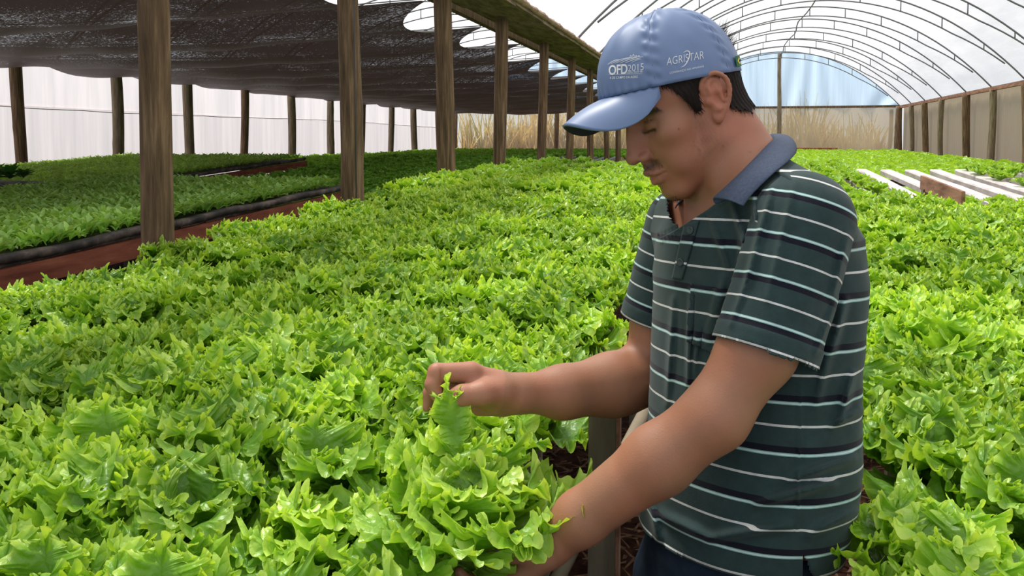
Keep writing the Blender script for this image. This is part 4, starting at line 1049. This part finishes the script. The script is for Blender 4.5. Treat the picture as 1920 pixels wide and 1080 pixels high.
# ---------------------------------------------------------------- jeans and shoes
J = Field()
def pel(p):
    q = p - HC0; b = q @ UP; u_ = q @ BL; v_ = q @ BF; a, w_ = .154, .112
    d = (np.sqrt((u_ / a) ** 2 + (v_ / w_) ** 2) - 1) * w_
    return np.maximum(np.maximum(d, b - .085), -b - .06)
J.add(pel, .01)
for (hip, kn, an) in LEG: J.add(cone(hip, kn, .092, .066), .02).add(cone(kn, ground(an, .07), .066, .056), .02)
J.disp = lambda p: .004 * fnoise(p, 45, 12) + .0015 * fnoise(p, 120, 13)
VJ, QJ = surface(J, [-.4, .85, .02], [.42, 1.75, 1.05], .007, 16, 1)
M['denim'] = noisy('dark_denim', [(.3, (.008, .014, .028)), (.6, (.018, .030, .052)), (.85, (.05, .075, .11))], 25, .9, None, .4, .002, .2)
link('jeans', np_mesh('jeans', VJ, QJ, True), M['denim'], man)
M['shoe'] = mat('black_shoe', (.02, .018, .016), .5)
for (hip, kn, an) in LEG:
    SF = Field(); SF.add(cone(ground(an - BFh * .02, .055), ground(an + BFh * .16, .04), .046, .038), .02).add(cone(ground(an, .06), ground(an, .10), .045, .045), .02)
    SF.sub(lambda p: p[:, 2] - .008, .004)
    c_ = an; Vx, Qx = surface(SF, [c_[0] - .3, c_[1] - .3, -.02], [c_[0] + .3, c_[1] + .3, .2], .006, 16, 1)
    link('shoe', np_mesh('shoe', Vx, Qx, True), M['shoe'], man)
# ---------------------------------------------------------------- cap
cF = HR @ np.array([.94, 0, .342]); cN = HR @ np.array([-.342, 0, .94]); cO = H(.3, 0, 4.1)
def Cp(x, y, z): return cO + (cF * x + HL * y + cN * z) * .01
NP, NE = 220, 60
SEAM = [math.radians(a) for a in (0, 58, 120, 180, -120, -58)]
def crown(ph, e, smooth=False):
    A_ = 11.4 if math.cos(ph) > 0 else 10.75; Bx_ = 8.6; Hh = 10.8
    ce = max(0, math.cos(e)) ** .82; se = math.sin(e)
    x, y, z = A_ * ce * math.cos(ph), Bx_ * ce * math.sin(ph), Hh * se
    d = 0
    for s in SEAM[1:]:
        dp = math.atan2(math.sin(ph - s), math.cos(ph - s)) * 9 * ce
        d -= .16 * math.exp(-(dp / .14) ** 2); d += .10 * math.exp(-(dp / .5) ** 2)
        d += .15 * math.exp(-((abs(dp) - .5) / .45) ** 2) * math.sin(se * 38 + 2 * dp + s)
    # soft creases of the front panel and the rim
    d += .24 * math.sin(ph * 9 + 1.5 * se * 4) * math.exp(-((ph - .25) / .45) ** 2) * se * 1.2 * (1 - se)
    d += .10 * math.sin(ph * 46) * math.exp(-(e / .09) ** 2) * (1 if abs(ph) < 1.1 else .2)
    d += .05 * math.sin(ph * 13 + 3) * math.sin(e * 9)
    if smooth: d = 0
    k = 1 + d / 10
    return x * k, y * k, z * k - (.25 if e < .01 else 0)
V = []; Q = []
for j in range(NE + 1):
    e = (j / NE) * PI / 2
    for i in range(NP): V.append(Cp(*crown(2 * PI * i / NP - PI, e)))
V = np.array(V)
for j in range(NE):
    e = (j + .5) / NE * 90
    for i in range(NP):
        ph = (360 * (i + .5) / NP - 180); back = 180 - abs(ph)
        if (back / 27) ** 2 + (e / 30) ** 2 < 1: continue
        Q.append((j * NP + i, j * NP + (i + 1) % NP, (j + 1) * NP + (i + 1) % NP, (j + 1) * NP + i))
Q = np.array(Q)
m = noisy('blue_cap_cloth', [(.3, (.115, .175, .315)), (.7, (.145, .21, .36))], 14, .48, None, .15, .002, .45); M['cap'] = m; M['seam'] = mat('seam_thread', (.04, .065, .14), .7)
cap = link('cap', np_mesh('cap', V, Q, True), M['cap'], man); md = cap.modifiers.new('cloth', 'SOLIDIFY'); md.thickness = .0016; md.offset = -1
bvc = bvh_of(V, Q)
# panel seams
for s in SEAM[1:]:
    if abs(s) > 3: continue
    MB().tube([Cp(*(np.array(crown(s, e_ * PI / 2 / 40)) * .9985)) for e_ in range(0, 40)], .00075, 6).build('seam', M['seam'], cap, True)
# brim
NU, NV = 60, 16; Vt = []
for i in range(NU):
    ph = math.radians(-60 + 120 * i / (NU - 1)); x0, y0, _ = crown(ph, 0.0, True); x0 *= .985; y0 *= .985; g = max(0, math.cos(ph * 1.5)) ** .42
    for j in range(NV):
        t = j / (NV - 1)
        Lx = 6.7 * g * t; yy = y0 * (1 + .06 * g * math.sin(PI * t)); zz = -2.5 * g * t - .10 * t - 6.4 * (abs(yy) / 7.5) ** 2 * (t ** .7) * (.25 + .75 * g) + .35 * math.sin(PI * t) * g
        Vt.append(Cp(x0 + Lx, yy, zz - .25))
ix = np.arange(NU * NV).reshape(NU, NV); Q = np.stack([ix[:-1, :-1], ix[:-1, 1:], ix[1:, 1:], ix[1:, :-1]], -1).reshape(-1, 4)
M['brim'] = mat('cap_brim_cloth', (.135, .20, .35), .42, .5); M['underbrim'] = mat('dark_green_underbrim', (.012, .03, .028), .7)
br = link('brim', np_mesh('brim', Vt, Q, True), M['brim'], cap); br.data.materials.append(M['underbrim'])
md = br.modifiers.new('board', 'SOLIDIFY'); md.thickness = .0028; md.offset = -1; md.material_offset = 1; md.material_offset_rim = 0
bt = MB(); N = 16; V = []
for rr, hh in ((.75, 10.45), (.78, 10.75), (.6, 11.0), (.3, 11.1), (.01, 11.12)): V += [Cp(rr * math.cos(2 * PI * k / N), rr * math.sin(2 * PI * k / N), hh) for k in range(N)]
bt.add(V, [(i * N + k, i * N + (k + 1) % N, (i + 1) * N + (k + 1) % N, (i + 1) * N + k) for i in range(4) for k in range(N)]).build('top_button', mat('dark_cap_button', (.03, .05, .11), .6), cap, True)
V = []; N = 30
for k in range(N + 1):
    ph = math.radians(180 - 37 + 74 * k / N); x0, y0, _ = crown(ph, 0.02)
    for zz, o_ in ((-.1, 1.0), (1.9, .99)): V.append(Cp(x0 * o_, y0 * o_, zz))
st_ = MB().add(V, [(2 * k, 2 * k + 2, 2 * k + 3, 2 * k + 1) for k in range(N)]).build('back_strap', M['cap'], cap, True); md = st_.modifiers.new('cloth', 'SOLIDIFY'); md.thickness = .002
# green flag tag on the strap
def tagpt(a, b): 
    ph = math.radians(147 - a * 10); x0, y0, _ = crown(ph, 0.05); return Cp(x0 * 1.02, y0 * 1.02 + .15 * a, .35 + b * 1.5)
Vg = [tagpt(a, b) for a in np.linspace(0, 1.6, 6) for b in (0, 1)]
ft = MB().add(Vg, [(2 * k, 2 * k + 2, 2 * k + 3, 2 * k + 1) for k in range(5)]).build('flag_tag', mat('green_tag', (.01, .13, .04), .7), cap); md = ft.modifiers.new('cloth', 'SOLIDIFY'); md.thickness = .0006; md.offset = 0
Vg = [np.array(tagpt(a, b)) + HL * .0009 - HF * .0004 for a, b in ((.2, .5), (.8, .15), (1.4, .5), (.8, .85))]
MB().add(Vg, [(0, 1, 2, 3)]).build('yellow_lozenge', mat('yellow_print', (.75, .6, .03), .7), cap)
cg = np.array(tagpt(.8, .5)) + HL * .0014 - HF * .0008
MB().add([cg + (cN * math.sin(2 * PI * k / 12) - HF * math.cos(2 * PI * k / 12)) * .0019 for k in range(12)], [tuple(range(12))]).build('blue_disc', mat('blue_print', (.01, .03, .2), .7), cap)
# printed lettering: flat letters laid on the crown
M['print'] = mat('white_print', (.70, .72, .74), .6); M['printg'] = mat('grey_print', (.45, .50, .58), .6)
def lay(name, P2, faces, fx, mt, off=.0007, bv=None):
    V = []
    for (a, b) in P2:
        px, py = fx(a, b); h_ = cast(bvc, px, py, off); V.append(h_ if h_ is not None else (V[-1] if V else P(px, py, 1.2)))
    me = bpy.data.meshes.new(name); me.from_pydata([tuple(p) for p in V], [], faces); me.update(); return link(name, me, mt, cap)
def text2d(s, bold=0.0, squeeze=1.0):
    cu_ = bpy.data.curves.new('t', 'FONT'); cu_.body = s; cu_.size = 1; cu_.offset = bold; cu_.resolution_u = 4; cu_.space_character = squeeze
    o = bpy.data.objects.new('t', cu_); COL.objects.link(o); dg = bpy.context.evaluated_depsgraph_get(); me = bpy.data.meshes.new_from_object(o.evaluated_get(dg))
    V = np.array([v.co[:2] for v in me.vertices]); Fc = [tuple(p.vertices) for p in me.polygons]
    bpy.data.objects.remove(o); bpy.data.curves.remove(cu_); bpy.data.meshes.remove(me); V -= V.min(0); return V / V.max(0), Fc
def word(name, s, bl, br_, h_, mt, bold=0., squeeze=1., skew=0, rise=None):
    V, Fc = text2d(s, bold, squeeze); bl = np.array(bl, float); br_ = np.array(br_, float); up_ = np.array(rise if rise else (skew, -h_), float)
    lay(name, V, Fc, lambda a, b: bl + (br_ - bl) * a + up_ * b, mt)
word('ofd_lettering', 'OFD', (1142, 141.5), (1177, 138.5), 19, M['print'], .024, .97)
word('year_lettering', '2015', (1177.5, 134.5), (1207, 131.5), 12.5, M['print'], -.012, .95)
word('small_lettering', 'open field da', (1176, 138.5), (1205, 136.5), 4.2, M['print'])
word('lower_lettering', '4 DE CAMPO DA AGRIS', (1144, 148.5), (1196, 146.3), 4.8, M['print'], .01)
word('side_lettering', 'AGRISTAR', (1250, 123), (1319.5, 110), 14.5, M['print'], -.012, 1.0)
word('side_small_lettering', 'CONFIAN\u00c7A NO AMANH\u00c3', (1255.5, 140), (1319.5, 127), 5.6, M['print'], .0, 1.0)
def stroke(name, pts, w_, mt):
    pts = spline(pts, 30); V = []; Fc = []
    for k, p_ in enumerate(pts):
        d = pts[min(k + 1, 29)] - pts[max(k - 1, 0)]; d /= np.linalg.norm(d) + 1e-9; nn = np.array([-d[1], d[0]]) * w_ * (math.sin(PI * (k / 29)) ** .6 + .12); V += [p_ - nn, p_ + nn]
    lay(name, V, [(2 * k, 2 * k + 1, 2 * k + 3, 2 * k + 2) for k in range(29)], lambda a, b: (a, b), mt, .001)
stroke('logo_swoosh', [(1281, 99.5), (1287, 96), (1292, 98), (1292, 106), (1288, 116), (1283, 123), (1276.5, 126.5)], .9, M['print'])
stroke('logo_line', [(1141, 139.8), (1175, 138.9), (1205, 138.2)], .35, M['print'])
for k, (a, b) in enumerate([((1140, 121.5), (1158, 112)), ((1146, 120.5), (1172, 109.5)), ((1153, 119.5), (1185, 108.5)), ((1162, 119), (1197, 107.5)), ((1172, 118.5), (1203, 109)), ((1184, 117.5), (1203, 112))]):
    stroke('logo_furrow', [a, ((a[0] + b[0]) / 2 + 1, (a[1] + b[1]) / 2 - 1.6), b], .8 if k < 5 else .6, M['printg'])
stroke('logo_horizon', [(1150, 114.5), (1180, 108.5), (1207, 106.8)], .45, M['print'])
for k in range(4): stroke('logo_tree', [(1181 + k * 5, 107.5), (1183 + k * 5, 104.5 - (k == 1) * 2), (1185 + k * 5, 107.5)], .8, M['printg'])
# ---------------------------------------------------------------- hair
HA = Field(); HOPS = B.ops[:2] + B.ops[NK0:NK1]; HA.add(lambda p: B.ev(p, HOPS) - .0045)
HA.add(hc((2.4, 6.1, 3), (1.6, 6.45, .2), .95, .5), .012).add(hc((2.4, -6.1, 3), (1.6, -6.45, .2), .95, .5), .012)
HA.disp = lambda p: .0009 * np.sin(hloc(p)[:, 0] * 9 + 3 * np.sin(hloc(p)[:, 2] * .7)) + .0012 * fnoise(p, 150, 20)
Vh, Qh = surface(HA, HO - .16, HO + .16, .0026, 16, 1)
hl = hloc(Vh[Qh].mean(1)); hx, hy, hz = hl.T; rim = 4.1 + (hx - .3) * .364
wob = .35 * np.sin(hx * 5) + .2 * np.sin(hx * 11 + 1)
backk = (hx < -2.9) & (hz > -4.9 + wob + .75 * np.clip(hx + 5.5, 0, 9)); frontk = (hx >= -2.9) & (hz > np.interp(hx, [-2.9, -.2, .2, .9, 2.2, 2.9, 3.9, 4.8], [2.6, 2.6, .6, -.6, -.9, 1.2, 3.8, 5.6]) + .5 * wob)
keep = (backk | frontk) & (hz < rim + 7)
ids, inv = np.unique(Qh[keep], return_inverse=True)
M['hair'] = mat('dark_brown_hair', (.012, .007, .005), .6, .2)
hair = link('hair', np_mesh('hair', Vh[ids], inv.reshape(-1, 4), True), M['hair'], man)
rg = np.random.default_rng(31); cenh = Vh[Qh[keep]].mean(1); sel = rg.integers(0, len(cenh), 5200); V = []; Fc = []; k0 = 0
for c_ in cenh[sel]:
    lx, ly, lz = hloc(c_[None])[0]
    if lz > 4.1 + (lx - .3) * .364 + 1.0 and not (lx < -8.6 and lz < 8.5): continue
    nn = nrm(np.array([lx + 1, ly * 1.3, (lz - 5) * .6])); dn = np.array([-.25 if lx < 0 else -.15, 0, -1.0]) + rg.normal(0, .22, 3); dn -= nn * (dn @ nn) * .85; dn = nrm(dn)
    tuft = lx < -8.6 and lz > 4.0
    if tuft: dn = nrm(np.array([-.75, rg.normal(0, .35), .45 + rg.normal(0, .2)]))
    sd = np.cross(dn, nn); ln = rg.uniform(.7, 1.7) * (1.7 if tuft else 1); w_ = rg.uniform(.035, .07); p0 = np.array([lx, ly, lz]) - nn * .12
    for t in (0, .5, 1): 
        p_ = p0 + dn * ln * t + nn * (.30 * t * (1 - t) + .10 * t); V += [H(*(p_ - sd * w_ * (1 - t * .85))), H(*(p_ + sd * w_ * (1 - t * .85)))]
    Fc += [(k0, k0 + 1, k0 + 3, k0 + 2), (k0 + 2, k0 + 3, k0 + 5, k0 + 4)]; k0 += 6
strands = link('strands', np_mesh('strands', V, np.array(Fc), True), M['hair'], hair)
# moustache and chin hairs
V = []; Fc = []; k0 = 0; bvb = None
msel = np.where(onhead & (x > 6) & (((np.abs(z + 4.35) < .75) & (ay < 2.7) & (x > 8.3)) | ((z < -9.8) & (ay < 1.9) & (x > 7.3) & (z > -11.3))))[0]
for i_ in rg.choice(msel, 1900):
    l = Lc[i_]; chin = l[2] < -8; nn = nrm(np.array([.8, l[1] * .12, -.5 if chin else 0.05])); dn = nrm(np.array([.15, np.sign(l[1]) * .55 * (not chin), -1.0]) + rg.normal(0, .2, 3)); sd = np.cross(dn, nn); ln = rg.uniform(.18, .42)
    for t in (0, 1): p_ = l - nn * .03 + dn * ln * t + nn * .10 * t; V += [H(*(p_ - sd * .008 * (1 - .6 * t))), H(*(p_ + sd * .008 * (1 - .6 * t)))]
    Fc.append((k0, k0 + 1, k0 + 3, k0 + 2)); k0 += 4
link('facial_hair', np_mesh('facial_hair', V, np.array(Fc), True), M['hair'], man)
# ---------------------------------------------------------------- the lettuce he holds
hx0, hy0 = P(880, 905, 1.20)[0], P(905, 905, 1.20)[1]
held = link('lettuce', HEADS[1]); held.location = (hx0, hy0, base_z(hy0) + .01); held.scale = (1.12, 1.12, 1.1); held.rotation_euler = (0, .08, 1.0)
tag(held, 'lettuce head at the bed\'s edge whose leaf the man pinches between thumb and finger', 'lettuce')
# the pinched leaf, a part of that head
b0 = P(858, 840, 1.232); t0_ = P(838, 722, 1.240); up_l = nrm(t0_ - b0); Ll = float(np.linalg.norm(t0_ - b0)) * 1.0
rgl = np.random.default_rng(77); V, Q, q = leaf_arrays(Ll, .066, 0.0, .35, 0.0, rgl, 420, 14, 1.15, .6, 0, 0)
side = nrm(np.cross(TV, up_l)); outw = np.cross(up_l, side)
nar = np.interp(V[:, 2] / Ll, [0, .45, .80, .9, 1.1], [.9, .95, .80, .72, .95])          # squeezed where the fingers hold it
Vw = b0 + V[:, 0:1] * outw * .8 * nar[:, None] + V[:, 1:2] * side * nar[:, None] + V[:, 2:3] * up_l
lf = link('leaf', np_mesh('leaf', Vw - np.array(held.location), Q, True, {'q': q, 'rnd': np.full(len(V), .6)}), M['lettuce'], held)
bpy.context.view_layer.update(); lf.matrix_parent_inverse = held.matrix_world.inverted() @ Matrix.Translation(held.location)
lf['label'] = 'pinched leaf held up by the man\'s fingers'
